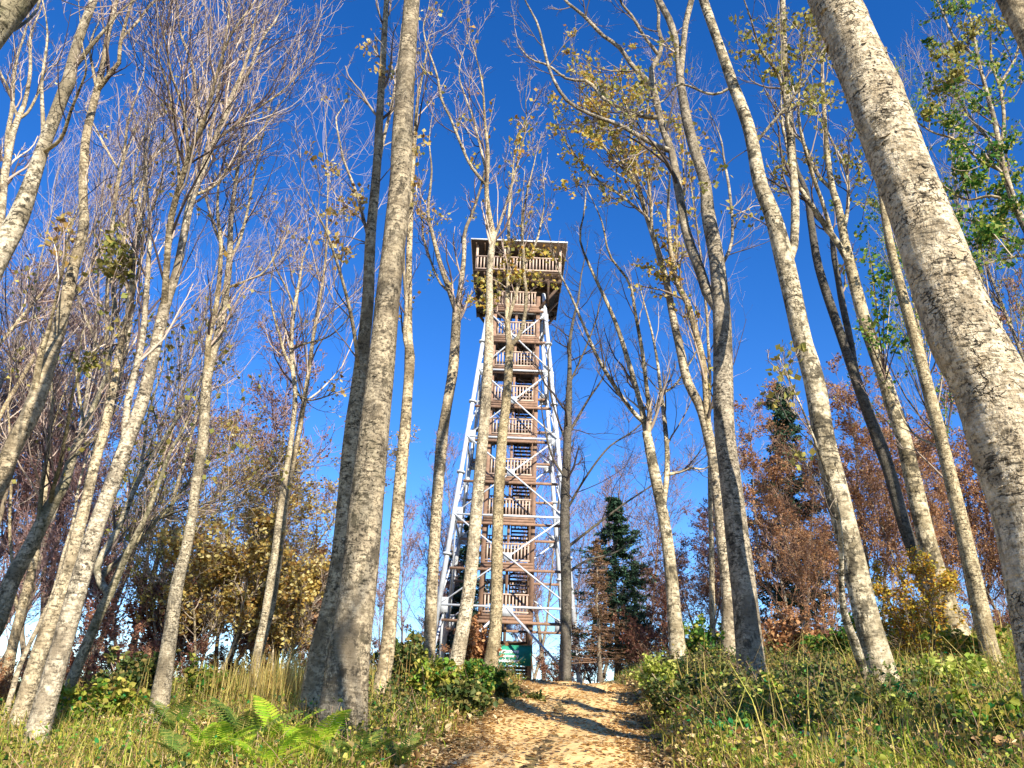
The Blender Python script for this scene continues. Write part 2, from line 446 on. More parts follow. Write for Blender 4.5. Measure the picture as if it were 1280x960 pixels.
def catmull(p, K):
    """resample a polyline (n,d) smoothly to K points, even along its length"""
    p = np.asarray(p, float)
    if len(p) == 2:
        t = np.linspace(0, 1, K)[:, None]
        return p[0] * (1 - t) + p[1] * t
    e = np.concatenate([[2 * p[0] - p[1]], p, [2 * p[-1] - p[-2]]])
    out = []
    t = np.linspace(0, 1, 9)[:-1][:, None]
    for i in range(1, len(e) - 2):
        a, b, c, d = e[i - 1], e[i], e[i + 1], e[i + 2]
        out.append(.5 * ((2 * b) + (c - a) * t + (2 * a - 5 * b + 4 * c - d) * t ** 2 + (3 * b - a - 3 * c + d) * t ** 3))
    out = np.concatenate(out + [p[-1:]])
    s = np.concatenate([[0], np.cumsum(np.linalg.norm(np.diff(out[:, :3], axis=0), axis=1))])
    u = np.linspace(0, s[-1], K)
    return np.stack([np.interp(u, s, out[:, k]) for k in range(out.shape[1])], -1)

def spawn(P, R, per, t0, t1, ang, length, rfac, K, up=.25, wob=.18, rmin=.004, lensc=None, r=rng):
    """children of the paths P (N,K0,3)"""
    Nn, K0, _ = P.shape
    idx = np.repeat(np.arange(Nn), per)
    M = len(idx)
    if M == 0: return np.zeros((0, K, 3)), np.zeros((0, K)), idx
    t = r.uniform(t0, t1, M)
    f = t * (K0 - 1); k = np.minimum(f.astype(int), K0 - 2); w = (f - k)[:, None]
    p0 = P[idx, k] * (1 - w) + P[idx, k + 1] * w
    r0 = R[idx, k] * (1 - w[:, 0]) + R[idx, k + 1] * w[:, 0]
    d = norm(P[idx, k + 1] - P[idx, k])
    q = r.normal(size=(M, 3)); q = norm(q - (q * d).sum(-1, keepdims=True) * d)
    a = np.radians(r.uniform(*ang, M))[:, None]
    dr = norm(np.cos(a) * d + np.sin(a) * q)
    L = r.uniform(*length, M)
    if lensc is not None: L = L * lensc[idx]
    L = L * (1.15 - .55 * t)
    step = (L / (K - 1))[:, None]
    Q = np.empty((M, K, 3)); Q[:, 0] = p0
    for j in range(1, K):
        Q[:, j] = Q[:, j - 1] + dr * step
        dr = norm(dr + np.array([0, 0, up]) + r.normal(0, wob, (M, 3)))
    rr = np.maximum(np.minimum(r0 * rfac, r0 * .9), rmin)
    RR = rr[:, None] * np.linspace(1, .3, K)[None] ; RR = np.maximum(RR, rmin * .6)
    return Q, RR, idx

def leaf_quads(C, size, r=rng, flat=0.0, fold=.25, six=False, nrm=None, aspect=.36):
    """leaf shaped faces at C (n,3): a diamond of two faces folded on its midrib"""
    n = len(C)
    s = size if np.ndim(size) else np.full(n, size)
    a = r.normal(size=(n, 3)); 
    if flat: a[:, 2] *= (1 - flat)
    a = norm(a)
    h = r.normal(size=(n, 3))
    if flat: h = h * (1 - flat) + np.array([0, 0, 1.0]) * flat * 2.2
    b = norm(np.cross(h, a)); c = np.cross(a, b)
    s = s[:, None]
    w = aspect * r.uniform(.8, 1.25, (n, 1))
    if six:
        v = np.stack([C, C + a * s * .25 + b * s * w * .85 + c * s * fold * .6, C + a * s * .62 + b * s * w * .8 + c * s * fold * .7,
                      C + a * s + c * s * fold * .5 * r.normal(size=(n, 1)), C + a * s * .62 - b * s * w * .8 + c * s * fold * .7,
                      C + a * s * .25 - b * s * w * .85 + c * s * fold * .6], 1)
        o = (np.arange(n) * 6)[:, None]
        q = np.concatenate([o + [0, 1, 2, 3], o + [0, 3, 4, 5]])
        return v.reshape(-1, 3), q
    v = np.stack([C, C + a * s * .48 + b * s * w + c * s * fold * r.uniform(-.3, 1, (n, 1)), C + a * s, C + a * s * .48 - b * s * w + c * s * fold * r.uniform(-.3, 1, (n, 1))], 1)
    o = (np.arange(n) * 4)[:, None]
    t = np.concatenate([o + [0, 1, 2], o + [0, 2, 3]])
    return v.reshape(-1, 3), t

def along(P, n, t0=.2, r=rng):
    """n random points on the paths P"""
    if len(P) == 0: return np.zeros((0, 3))
    i = r.integers(0, len(P), n); K0 = P.shape[1]
    f = r.uniform(t0, 1, n) * (K0 - 1); k = np.minimum(f.astype(int), K0 - 2); w = (f - k)[:, None]
    return P[i, k] * (1 - w) + P[i, k + 1] * w

def branches_mesh(name, groups, mat):
    """groups: list of (P,R,sides) -> one mesh"""
    vs, qs, n = [], [], 0
    for P, R, s in groups:
        if len(P) == 0: continue
        v, q = tubes(P, R, s)
        vs.append(v); qs.append(q + n); n += len(v)
    return mesh_np(name, np.concatenate(vs), [np.concatenate(qs)], mat)

def trunk_mesh(name, P, R, sides, mat, lump=.05, relief=0.0, seed=0):
    r = np.random.default_rng(seed)
    K = len(P)
    v, q = tubes(P[None], R[None], sides)
    v = v.reshape(K, sides, 3)
    an = np.arange(sides) * 2 * np.pi / sides
    s = np.concatenate([[0], np.cumsum(np.linalg.norm(np.diff(P, axis=0), axis=1))])
    m = np.ones((K, sides))
    for _ in range(6):
        k = r.integers(1, 4); ph = r.uniform(0, 6.28); fz = r.uniform(.6, 3.2)
        m += lump * .4 * np.sin(k * an[None] + ph + fz * s[:, None] * .7) * np.sin(fz * s[:, None] + ph * 2)
    # root flare with buttress ridges
    fl = np.exp(-np.clip(s, 0, None) / .42)[:, None]
    m += fl * (.24 + .2 * np.sin(3 * an + r.uniform(0, 6))[None] + .13 * np.sin(5 * an + r.uniform(0, 6))[None])
    for _ in range(int(s[-1] * 1.6)):
        zc, ac, am = r.uniform(.4, s[-1]), r.uniform(0, 6.28), r.uniform(-.06, .13)
        da = np.abs((an - ac + np.pi) % (2 * np.pi) - np.pi)
        m += am * np.exp(-((s[:, None] - zc) / r.uniform(.06, .2)) ** 2 - (da[None] / .5) ** 2)
    if relief:
        m += relief * r.normal(size=(K, sides))
    v = P[:, None] + (v - P[:, None]) * m[..., None]
    return mesh_np(name, v.reshape(-1, 3), [q], mat)

# ------------------------------------------------------------------ the traced trees
def trace(pts, Y, slope=0.0, wobble=0.0, seed=0):
    """photo polyline (px,py,w) -> world polyline with radius; the depth may drift along it"""
    a = np.asarray(pts, float)
    r = np.random.default_rng(seed)
    n = len(a)
    seg = np.concatenate([[0], np.cumsum(np.hypot(np.diff(a[:, 0]), np.diff(a[:, 1])))])
    yy = Y + slope * seg / 100.0
    if wobble: yy = yy + wobble * np.sin(np.linspace(0, 3.5, n) + r.uniform(0, 6))
    p, s = unproject(a[:, 0], a[:, 1], yy)
    rad = a[:, 2] * s / F / 2 * .93 if a.shape[1] > 2 else np.zeros(n)
    return np.concatenate([p, rad[:, None]], 1), yy

def cfg(**k):
    d = dict(bark=BARK, twig=TWIG_PALE, leaf=None, nleaf=0, lsize=(.06, .115), b0=.5, n1=16, nl=6, L1=(.9, 2.2), ang=(22, 48), up=.22,
             n2=5, n3=5, L2=.5, L3=.45, sides=14, K=44, ext=True, sprays=[], lump=.05, seed=1, tw=1.0, spread=1.0, cat='tree', name='tall_tree', group=None, wob=.15)
    d.update(k); return d

def traced_tree(label, Y, trunk, limbs=(), **kw):
    c = cfg(**kw); r = np.random.default_rng(c['seed'] + int(abs(trunk[0][0]) * 7 + abs(trunk[0][1])))
    A, yy = trace(trunk, Y)
    # down to the ground
    d = A[0, :3] - A[1, :3]; d = d / np.linalg.norm(d)
    d = d * .6 + np.array([0, 0, -.6]); d = d / np.linalg.norm(d)
    p = A[0, :3].copy(); t = 0
    while p[2] > float(ground_z(p[0], p[1])) - .12 and t < 30:
        p = p + d * .05; t += .05
    if t > .15:
        n = max(1, int(t / 1.2)); add = []
        for k in range(n, 0, -1):
            f = k / n
            add.append(np.append(A[0, :3] + (p - A[0, :3]) * f, A[0, 3] * (1 + .03 * t * f)))
        A = np.concatenate([np.array(add), A])
    # carry on above the frame, up to a real tip
    rt = A[-1, 3]
    if c['ext'] and rt > .012:
        dd = A[-1, :3] - A[-2, :3]; dd = dd / np.linalg.norm(dd)
        L = min(7.0, rt * 75); q = A[-1].copy(); ex = []
        for k in range(5):
            dd = dd * .8 + np.array([r.normal(0, .12), r.normal(0, .12), .25]); dd /= np.linalg.norm(dd)
            q = q.copy(); q[:3] = q[:3] + dd * L / 5; q[3] = rt * (1 - (k + 1) / 5.3)
            ex.append(q)
        A = np.concatenate([A, np.array(ex)])
    base = A[0, :3].copy(); base[2] = float(ground_z(base[0], base[1]))
    root = thing(c['name'], label, c['cat'], base, c['group'])
    S = catmull(A, c['K'])
    P = S[:, :3] - base; R = np.maximum(S[:, 3], .006)
    obj('trunk', trunk_mesh('trunk', P, R, c['sides'], c['bark'], c['lump'], c.get('relief', 0), c['seed']), root)
    allP = [catmull(np.concatenate([P, R[:, None]], 1)[int(c['b0'] * c['K']):], 24)]
    n1w = [c['n1']]; wood = []
    for li, lm in enumerate(limbs):
        # the stem it grows from: the one seen closest to its first pixel
        cand = np.concatenate([S] + wood); ray, _ = unproject(lm[0][0], lm[0][1], 1.0)
        eye = np.array([0, 0, EYE]); dv = norm(cand[:, :3] - eye); ang = 1 - dv @ norm(ray - eye)
        kc = int(np.argmin(ang)); y0 = float(cand[kc, 1])
        B, _ = trace(lm, y0, slope=r.uniform(-.9, .9), seed=li)
        # start inside the trunk surface, end in a thin tip
        rt = B[-1, 3]
        if rt > .008:
            dd = B[-1, :3] - B[-2, :3]; dd /= np.linalg.norm(dd); q = B[-1].copy(); ex = []
            L = min(3.5, rt * 85)
            for k in range(3):
                dd = dd * .8 + np.array([r.normal(0, .15), r.normal(0, .2), .2]); dd /= np.linalg.norm(dd)
                q = q.copy(); q[:3] += dd * L / 3; q[3] = rt * (1 - (k + 1) / 3.3); ex.append(q)
            B = np.concatenate([B, np.array(ex)])
        # keep the joint on the trunk: pull the first point to the nearest trunk point if they almost meet
        if np.linalg.norm(cand[kc, :3] - B[0, :3]) < 1.0: B[0, :3] = cand[kc, :3]; B[0, 3] = min(B[0, 3], cand[kc, 3] * .95)
        Sb = catmull(B, 24); wood.append(Sb.copy()); Sb[:, :3] -= base; Sb[:, 3] = np.maximum(Sb[:, 3], .005)
        v, qd = tubes(Sb[None, :, :3], Sb[None, :, 3], 8)
        obj('limb', mesh_np('limb', v, [qd], c['bark']), root)
        allP.append(Sb); n1w.append(c['nl'])
    groups = []; last = []
    P1s, R1s = [], []
    for Sx, n in zip(allP, n1w):
        if n <= 0: continue
        q, rr, _ = spawn(Sx[None, :, :3], Sx[None, :, 3], n, .05, .98, c['ang'], c['L1'], .42, 7, c['up'], c['wob'], .006, r=r)
        P1s.append(q); R1s.append(np.minimum(rr, .035))
    if P1s:
        P1 = np.concatenate(P1s); R1 = np.concatenate(R1s)
        l1 = np.linalg.norm(P1[:, -1] - P1[:, 0], axis=1)
        P2, R2, i2 = spawn(P1, R1, c['n2'], .2, .97, (20, 50), (c['L2'] * .6, c['L2'] * 1.3), .55, 6, c['up'] * .8, .17, .0042 * c['tw'], lensc=l1, r=r)
        l2 = np.linalg.norm(P2[:, -1] - P2[:, 0], axis=1)
        P3, R3, i3 = spawn(P2, R2, c['n3'], .15, .98, (20, 55), (c['L3'] * .6, c['L3'] * 1.4), .6, 4, c['up'] * .6, .16, .003 * c['tw'], lensc=l2, r=r)
        groups += [(P1, R1, 5), (P2, R2, 4), (P3, R3, 3)]
    # sprays: leafy twigs reaching to a given place
    lc = []; lc2 = []
    for (sx, sy, srad, nlv) in c['sprays']:
        nlv = int(nlv * c.get('spm', 1.5))
        cen, s = unproject(sx, sy, Y + r.uniform(-.5, .5)); cen = cen - base; rad = srad * s / F
        tr = np.concatenate([a[:, :3] for a in allP])
        k = int(np.argmin(np.linalg.norm(tr - cen + np.array([0, 0, .3]), axis=1)))
        st = tr[k]
        mid = (st + cen) / 2 + np.array([0, 0, .12])
        path = catmull(np.array([st, mid, cen]), 7)[None]
        pr = np.linspace(.012, .005, 7)[None]
        q2, r2, _ = spawn(path, pr, 8, .45, 1, (15, 85), (rad * .9, rad * 1.9), .6, 5, .05, .2, .0035, r=r)
        groups += [(path, pr, 4), (q2, r2, 3)]
        (lc2 if c.get('leaf2') and sy < 150 else lc).append(along(q2, nlv, .2, r) + r.normal(0, .05, (nlv, 3)))
    if groups:
        obj('crown', branches_mesh('crown', groups, c['twig']), root, 'stuff')
    if c['leaf'] is not None:
        if c['nleaf'] and P1s:
            # leaves stay on only in patches
            nb = len(P1)
            keep = r.random(nb) < c.get('patch', .45)
            tsel = np.where(keep[i2[i3]])[0]
            if len(tsel): lc.append(along(P3[tsel], c['nleaf'], .1, r) + r.normal(0, .03, (c['nleaf'], 3)))
        if lc:
            C = np.concatenate(lc)
            v, t = leaf_quads(C, r.uniform(*c['lsize'], len(C)), r, fold=.3, aspect=.42)
            obj('leaves', mesh_np('leaves', v, [t], c['leaf'], False), root, 'stuff')
    if lc2:
        C = np.concatenate(lc2); v, t = leaf_quads(C, r.uniform(*c['lsize'], len(C)), r, fold=.3, aspect=.42)
        obj('leaves', mesh_np('leaves', v, [t], c['leaf2'], False), root, 'stuff')
    return root

SMOOTH = dict(bark=BARK_SMOOTH)
TT = traced_tree
# --- between the camera and the tower, on the near side of the path
TT('stout smooth grey beech trunk in front of a dark one, beside the ferns', 9.4,
   [(425,928,60),(435,830,54),(447,740,48),(457,640,45),(468,540,41),(476,465,37),(487,350,32),(499,250,30),(503,175,28),(507,100,25),(511,50,22),(515,0,21),(519,-50,18)],
   name='beech_tree', bark=BARK_SMOOTH, sides=20, K=70, b0=.93, n1=6, seed=3, twig=TWIG_GREY)
TT('dark shaded trunk standing close behind the stout grey beech', 10.8,
   [(386,905,28),(392,847,27),(401,804,26),(410,771,26),(425,700,25),(438,560,22),(450,465,18),(460,380,16),(463,300,14),(470,225,12),(475,140,10),(480,50,8),(484,-20,6)],
   [[(470,225,6),(478,180,5),(492,120,4),(500,60,3)],[(450,465,6),(440,400,5),(425,340,4),(408,290,3),(398,270,2)],[(463,300,5),(445,240,4),(430,200,3),(420,150,2)]],
   b0=.55, n1=16, nl=7, leaf=L_GOLD, nleaf=60, twig=TWIG_GREY, L1=(.7,1.6), seed=5,
   sprays=[(440,240,18,26),(405,210,16,22),(430,260,18,28),(395,300,14,20),(430,320,16,24),(405,265,14,18),(455,60,14,20),(475,85,12,18),(500,95,10,14),(520,185,14,20),(535,170,10,14)])
TT('slender pale trunk with a knobbly bulge beside the stout beech, tower side', 12.2,
   [(470,907,24),(478,850,21),(485,805,19),(492,705,18),(500,605,17),(506,540,15),(511,475,13),(513,455,16),(511,430,11),(511,375,9),(512,300,8),(515,225,7),(520,150,5)],
   [[(511,450,7),(506,420,6),(508,380,5),(505,340,4)]], b0=.7, n1=12, nl=5, leaf=L_GOLD, nleaf=40, seed=8,
   sprays=[(520,260,12,16),(518,230,10,14)])
TT('crooked pale trunk forking high up, seen just beside the tower leg', 16.2,
   [(535,842,17),(540,730,16),(545,645,15),(552,555,15),(560,500,13),(566,465,14),(570,410,13),(571,380,11)],
   [[(571,385,9),(561,360,8),(552,335,7),(545,310,6),(540,290,5),(535,265,4)],[(571,385,8),(577,350,7),(580,320,6),(581,290,5),(592,262,4)],[(561,360,4),(548,350,3),(530,300,3),(528,280,2)]],
   b0=.92, n1=6, nl=10, ext=False, leaf=L_YELLOW, nleaf=40, seed=9, L1=(.6,1.5), sprays=[(560,275,10,14),(545,265,10,12),(525,190,8,8),(540,345,10,10)])
TT('leaning mottled trunk crossing in front of the tower legs, thicker of two', 12.2,
   [(552,892,24),(562,855,22),(572,820,20),(587,730,18),(597,620,16),(604,540,15),(607,505,15),(611,440,13),(612,382,10),(612,338,9),(615,309,9),(616,292,9)],
   [[(616,295,8),(611,265,7),(608,237,6),(610,194,5),(606,150,3.5)],[(607,235,5),(598,220,4.5),(586,203,4),(574,175,4),(562,145,3.5),(552,125,3.5),(547,97,3),(540,75,2.5),(533,56,2.2)],[(608,215,4),(592,150,3),(583,125,2.5)],[(616,300,5),(628,270,4),(640,230,3),(650,190,2.5)]],
   bark=BARK_FINE, b0=.95, n1=4, nl=9, ext=False, leaf=L_YELLOW, nleaf=90, seed=12, L1=(.6,1.5), ang=(25,50),
   sprays=[(645,175,14,20),(655,160,10,14),(590,210,10,10),(640,150,10,10),(660,190,10,12)])
TT('mottled trunk with a forked top standing before the green sign', 14.6,
   [(610,872,19),(614,830,18),(620,770,17),(622,655,15),(627,555,14),(631,520,13),(635,475,12),(637,433,12)],
   [[(637,436,9),(635,418,8),(634,382,7),(635,353,5.5),(636,309,4.5),(636,270,4),(640,230,3)],[(637,436,8),(650,418,5.5),(656,394,5),(658,367,4.5),(655,345,4.5),(655,328,4),(653,302,3.5),(654,270,3),(660,235,2.5)],[(636,400,5),(646,363,4.5),(650,350,4),(655,320,3)],[(655,330,3.5),(662,320,3.5),(671,300,3),(676,280,2.5)]],
   bark=BARK_FINE, b0=.97, n1=2, nl=9, ext=False, leaf=L_YELLOW, nleaf=80, seed=14, L1=(.5,1.4),
   sprays=[(630,330,14,40),(645,345,14,36),(660,320,14,36),(680,318,12,24),(625,350,12,26),(655,355,12,30),(700,330,10,18),(690,350,10,16),(600,350,14,36),(595,375,14,34),(605,365,12,24),(640,300,12,24),(672,345,10,20)])
TT('thin dark trunk with long drooping bare side branches right beside the tower', 23.0,
   [(706,846,16),(707,800,15),(708,750,14),(706,650,13),(709,560,11),(711,500,9),(712,460,6),(712,430,5)],
   [[(708,640,4),(730,600,3),(760,560,2.5),(790,540,2)],[(707,690,4),(740,660,3.5),(780,630,2.5),(810,610,2)],[(707,600,4),(690,570,3),(680,530,2)],[(710,540,4),(735,500,3),(755,470,2)],[(706,720,4),(735,700,3),(770,690,2)],[(709,560,3),(690,500,2.5),(685,450,2)],[(708,480,3),(730,440,2.5),(745,400,2)]],
   bark=BARK_DARK, twig=TWIG_DARK, b0=.35, n1=20, nl=8, ang=(40,75), up=.08, L1=(1,2.6), seed=17)
# --- path side right
TT('pale mottled trunk with an upright fan of bare forks above the leafy weeds', 15.2,
   [(848,832,24),(846,800,21),(842,757,18),(835,683,16),(828,640,15),(820,600,15),(812,560,13),(808,540,12)],
   [[(808,545,10),(802,510,8),(797,491,7.5),(784,447,7),(772,410,6),(759,379,5),(741,341,4),(725,300,3)],[(803,535,7),(794,518,6),(780,500,6),(766,479,6),(747,447,5),(731,410,4),(712,366,3)],[(808,545,9),(812,515,7),(809,491,6),(803,441,5.5),(794,391,4.5),(787,354,3.5),(762,319,3)],[(830,640,8),(833,600,7.5),(834,570,7),(833,550,6.5),(829,510,6),(826,491,5),(822,454,4),(815,416,3)],[(832,600,5),(850,590,4),(865,585,3),(880,586,2)],[(826,495,4),(845,480,3),(870,440,2)]],
   bark=BARK_PATCHY, b0=.96, n1=3, nl=9, ext=False, L1=(.6,1.7), seed=21, twig=TWIG_GREY)
TT('slim pale trunk bending over beside the biggest right bank beech, yellow leaves on top', 15.0,
   [(912,832,24),(911,790,20),(910,740,18),(903,673,17),(895,590,16),(886,547,15),(876,510,13),(859,476,12),(850,435,11),(842,400,10),(834,357,9),(825,322,8),(816,294,7),(808,270,6)],
   [[(808,272,6),(794,227,5),(776,198,4),(765,170,3)],[(812,282,5),(795,215,4),(788,163,3.5),(785,140,3)],[(816,294,5),(812,240,4),(805,190,3)],[(892,575,9),(884,520,9),(880,460,9),(869,413,9),(857,372,8.5),(845,352,8),(838,310,6),(835,260,4)],[(834,357,5),(845,320,4),(846,280,3.5),(855,240,3)],[(808,272,4),(770,240,3.5),(740,220,3),(715,190,2.5)],[(794,227,4),(760,190,3),(745,165,2.5)]],
   bark=BARK, b0=.97, n1=3, nl=14, ext=False, leaf=L_YELLOW, nleaf=2200, patch=.7, spm=2.2, seed=23, L1=(.7,1.9), lsize=(.07,.125), twig=TWIG_GREY,
   sprays=[(765,120,20,40),(745,135,20,40),(720,160,16,30),(790,110,16,30),(735,105,14,24),(775,95,16,30),(755,150,18,30),(800,140,12,20),(820,150,14,24),(710,190,14,24),(800,335,14,24),(820,345,12,22),(845,330,12,22),(700,240,16,30),(690,160,12,16),(755,105,20,44),(780,130,20,44),(730,130,18,40),(770,165,18,36),(740,180,16,36),(810,215,14,26),(785,190,14,26)])
TT('big double-stemmed beech with long bare arms reaching over the path towards the tower', 11.7,
   [(944,858,40),(940,840,36),(930,740,33),(920,657,30),(911,583,28),(906,545,27),(904,479,26),(903,416,25),(900,369,23),(895,322,20),(887,279,19),(884,262,18),(881,227,15),(869,190,14),(858,146,13),(852,111,11),(846,58,9),(837,26,9),(822,-5,8)],
   [[(893,395,17),(884,366,15),(872,329,14),(859,297,13),(853,265,12),(845,219,12),(839,187,10),(829,163,9),(820,125,10),(814,96,8),(817,79,7),(829,61,6),(823,38,5),(823,10,4)],
    [(838,188,8),(820,182,7),(802,172,6.5),(776,157,6),(757,150,5.5),(738,143,5),(708,125,5),(689,93,4),(680,61,4),(672,30,3)],
    [(828,156,7),(805,146,6),(785,140,6),(765,130,5.5),(753,122,5),(735,102,4.5),(709,99,3.5),(686,82,3),(665,75,2.5)],
    [(812,103,7),(800,92,6.5),(788,79,6),(773,58,5.5),(753,44,5),(730,20,4.5),(709,3,3.5),(695,-15,3)],
    [(855,95,9),(854,60,8),(857,30,8),(863,5,8),(868,-20,7)],
    [(816,75,5),(805,45,4),(790,20,3.5),(775,0,3)],[(900,340,5),(915,300,4),(912,240,4),(905,200,3)]],
   name='beech_tree', bark=BARK_SMOOTH, sides=18, K=70, b0=.88, n1=8, nl=9, seed=27, L1=(.6,1.6), twig=TWIG_GREY, ang=(30,60), up=.12)
TT('pale lichen-marked beech with a thin dark twin stem at its foot', 9.7,
   [(1118,900,42),(1110,875,37),(1098,825,34),(1080,760,32),(1062,680,31),(1045,610,30),(1030,550,28),(1017,473,27),(1003,427,25),(993,380,25),(980,323,25),(967,273,22),(950,230,19),(942,187,17),(932,147,16),(913,97,14),(897,50,12),(880,3,12),(868,-40,10)],
   [[(990,335,13),(992,310,12),(994,270,11.5),(993,233,11),(987,167,9.5),(982,100,8.5),(980,50,8),(978,0,7.5),(976,-40,6)],[(1090,905,15),(1087,880,15),(1081,847,14),(1070,808,13),(1057,773,11),(1052,740,8)],[(918,115,4),(890,118,3.5),(850,105,3),(830,125,2.5)],[(953,187,4),(960,160,4),(985,130,4),(1010,95,3)],[(985,165,4),(975,100,4),(950,60,3)]],
   name='beech_tree', bark=BARK_PATCHY, sides=18, K=70, b0=.7, n1=10, nl=8, seed=30, leaf=L_OLIVE, nleaf=600, patch=.7, L1=(.6,1.6), lsize=(.06,.1), twig=TWIG_GREY,
   sprays=[(985,70,22,40),(1010,60,22,40),(960,90,18,30),(1030,110,20,36),(1000,30,20,36),(955,50,18,30),(930,40,18,26),(1060,60,18,26),(1015,15,20,40),(975,25,18,36),(1040,75,18,36),(990,110,16,30),(1020,135,16,30),(945,70,16,30),(880,240,14,16),(900,255,14,16)])
TT('pale trunk splitting into several upright stems behind the huge flaking trunk', 12.7,
   [(1204,818,36),(1197,795,31),(1180,750,27),(1160,680,24),(1140,595,22),(1130,550,20),(1115,505,19),(1103,467,17),(1080,400,16),(1067,350,15),(1057,307,12),(1048,260,10),(1040,233,8),(1033,180,6.5),(1028,100,5)],
   [[(1060,325,9),(1048,305,8),(1037,290,8),(1017,260,7),(1003,240,6),(990,215,5),(985,190,4)],[(1040,292,6),(1027,250,5),(1017,223,5),(1003,173,4.5),(998,140,3.5)],[(1052,285,6),(1060,255,5),(1058,215,4)],[(1040,235,5),(1020,215,4.5),(1005,180,4)]],
   bark=BARK_PATCHY, b0=.75, n1=10, nl=9, seed=33, leaf=L_OLIVE, nleaf=600, patch=.7, L1=(.6,1.5), lsize=(.06,.1),
   sprays=[(1010,200,14,24),(1040,130,16,28),(1060,110,16,26),(1075,160,16,30),(1060,200,14,30),(1075,205,14,30),(1085,220,14,26),(1090,255,12,24),(1070,330,12,18)])
TT('dark shaded trunk between the lichen-marked beech and the split pale trunk', 14.6,
   [(1168,760,19),(1155,725,18),(1130,655,16),(1112,590,16),(1098,550,16),(1073,483,14),(1057,437,12),(1040,387,12),(1023,333,11),(1013,273,9),(1008,240,7)],
   [[(1071,478,10),(1063,427,9),(1053,380,9),(1047,345,8),(1042,317,8),(1038,290,6)]],
   bark=BARK_DARK, b0=.8, n1=8, nl=8, seed=35, leaf=L_GREEN, nleaf=120, patch=.5, L1=(.5,1.4))  # the shade on this trunk is put into its dark bark
TT('straight speckled trunk rising behind the huge flaking trunk, dark leaf sprays half way up', 11.3,
   [(1246,840,25),(1240,825,22),(1220,730,20),(1195,625,18),(1177,550,16),(1165,505,16),(1150,447,15),(1127,363,13),(1113,307,11),(1105,263,9),(1098,220,7)],
   [[(1185,570,3.5),(1165,555,3),(1145,545,2.5),(1130,525,2)]],
   bark=BARK_FINE, b0=.72, n1=12, nl=4, seed=37, leaf=L_GREEN, nleaf=110, patch=.5, L1=(.5,1.5), lsize=(.06,.1),
   sprays=[(1090,330,12,40),(1105,350,12,40),(1085,300,12,34),(1120,320,12,30),(1105,390,14,40),(1120,405,12,34),(1090,400,10,26),(1135,415,10,24),(1075,290,10,20),(1070,395,10,20)])

def huge_tree():
    trunk = [(1352,945,116),(1345,900,112),(1325,800,107),(1296,655,100),(1266,565,96),(1237,480,92),(1208,425,89),(1178,345,80),(1149,265,72),(1118,185,69),(1089,110,66),(1062,45,61),(1042,0,58),(1015,-60,52),(990,-110,46)]
    root = TT('huge pale trunk with flaking bark leaning across the sky, thickest of all', 5.5, trunk, [],
              name='maple_tree', bark=BARK_FLAKY, sides=56, K=260, b0=.93, n1=6, seed=41, lump=.035, relief=.006)
    # curled bark scales, each lifted at its lower edge
    A, _ = trace(trunk, 5.5); base = np.array(root.location)
    S = catmull(A, 300); P = S[:, :3] - base
    r = np.random.default_rng(6)
    n = 420
    k = r.integers(8, 285, n)
    T = norm(P[np.minimum(k + 2, 299)] - P[k - 2])
    ph = r.uniform(0, 2 * np.pi, n)
    ref = np.array([0, 1.0, 0]); s_ = norm(np.cross(T, ref)); u_ = np.cross(s_, T)
    O = np.cos(ph)[:, None] * s_ + np.sin(ph)[:, None] * u_
    W = np.cross(T, O)
    rad = S[k, 3][:, None] * 1.005
    w = (r.uniform(.01, .035, n) * np.where(r.random(n) < .15, 1.8, 1))[:, None]; h = (r.uniform(.012, .03, n))[:, None]; lift = r.uniform(.004, .016, n)[:, None]
    c0 = P[k] + O * rad
    flip = np.where(r.random(n) < .5, 1, -1)[:, None]
    def bend(side, up_, out): return c0 + W * w * side + T * h * up_ * flip + O * (out - .5 * (w * side) ** 2 / rad)
    v = np.stack([bend(-1, .2, -.004), bend(-.4, .9, -.004), bend(.5, .8, -.004), bend(1, .1, -.004), bend(-.8, -.5, lift * .8), bend(-.2, -1, lift), bend(.45, -.85, lift * 1.2), bend(.9, -.4, lift * .6)], 1).reshape(-1, 3)
    o = (np.arange(n) * 8)[:, None]
    q = np.concatenate([o + [0, 1, 5, 4], o + [1, 2, 6, 5], o + [2, 3, 7, 6]])
    obj('bark_flakes', mesh_np('bark_flakes', v, [q], BARK_FLAKY, False), root, 'stuff')
huge_tree()
TT('pale trunk cutting the upper corner of the sky above the green maple', 5.2,
   [(1345,175,40),(1318,115,37),(1292,52,34),(1268,8,32),(1245,-40,30)], bark=BARK, b0=.9, n1=4, seed=44, name='maple_tree', K=60)
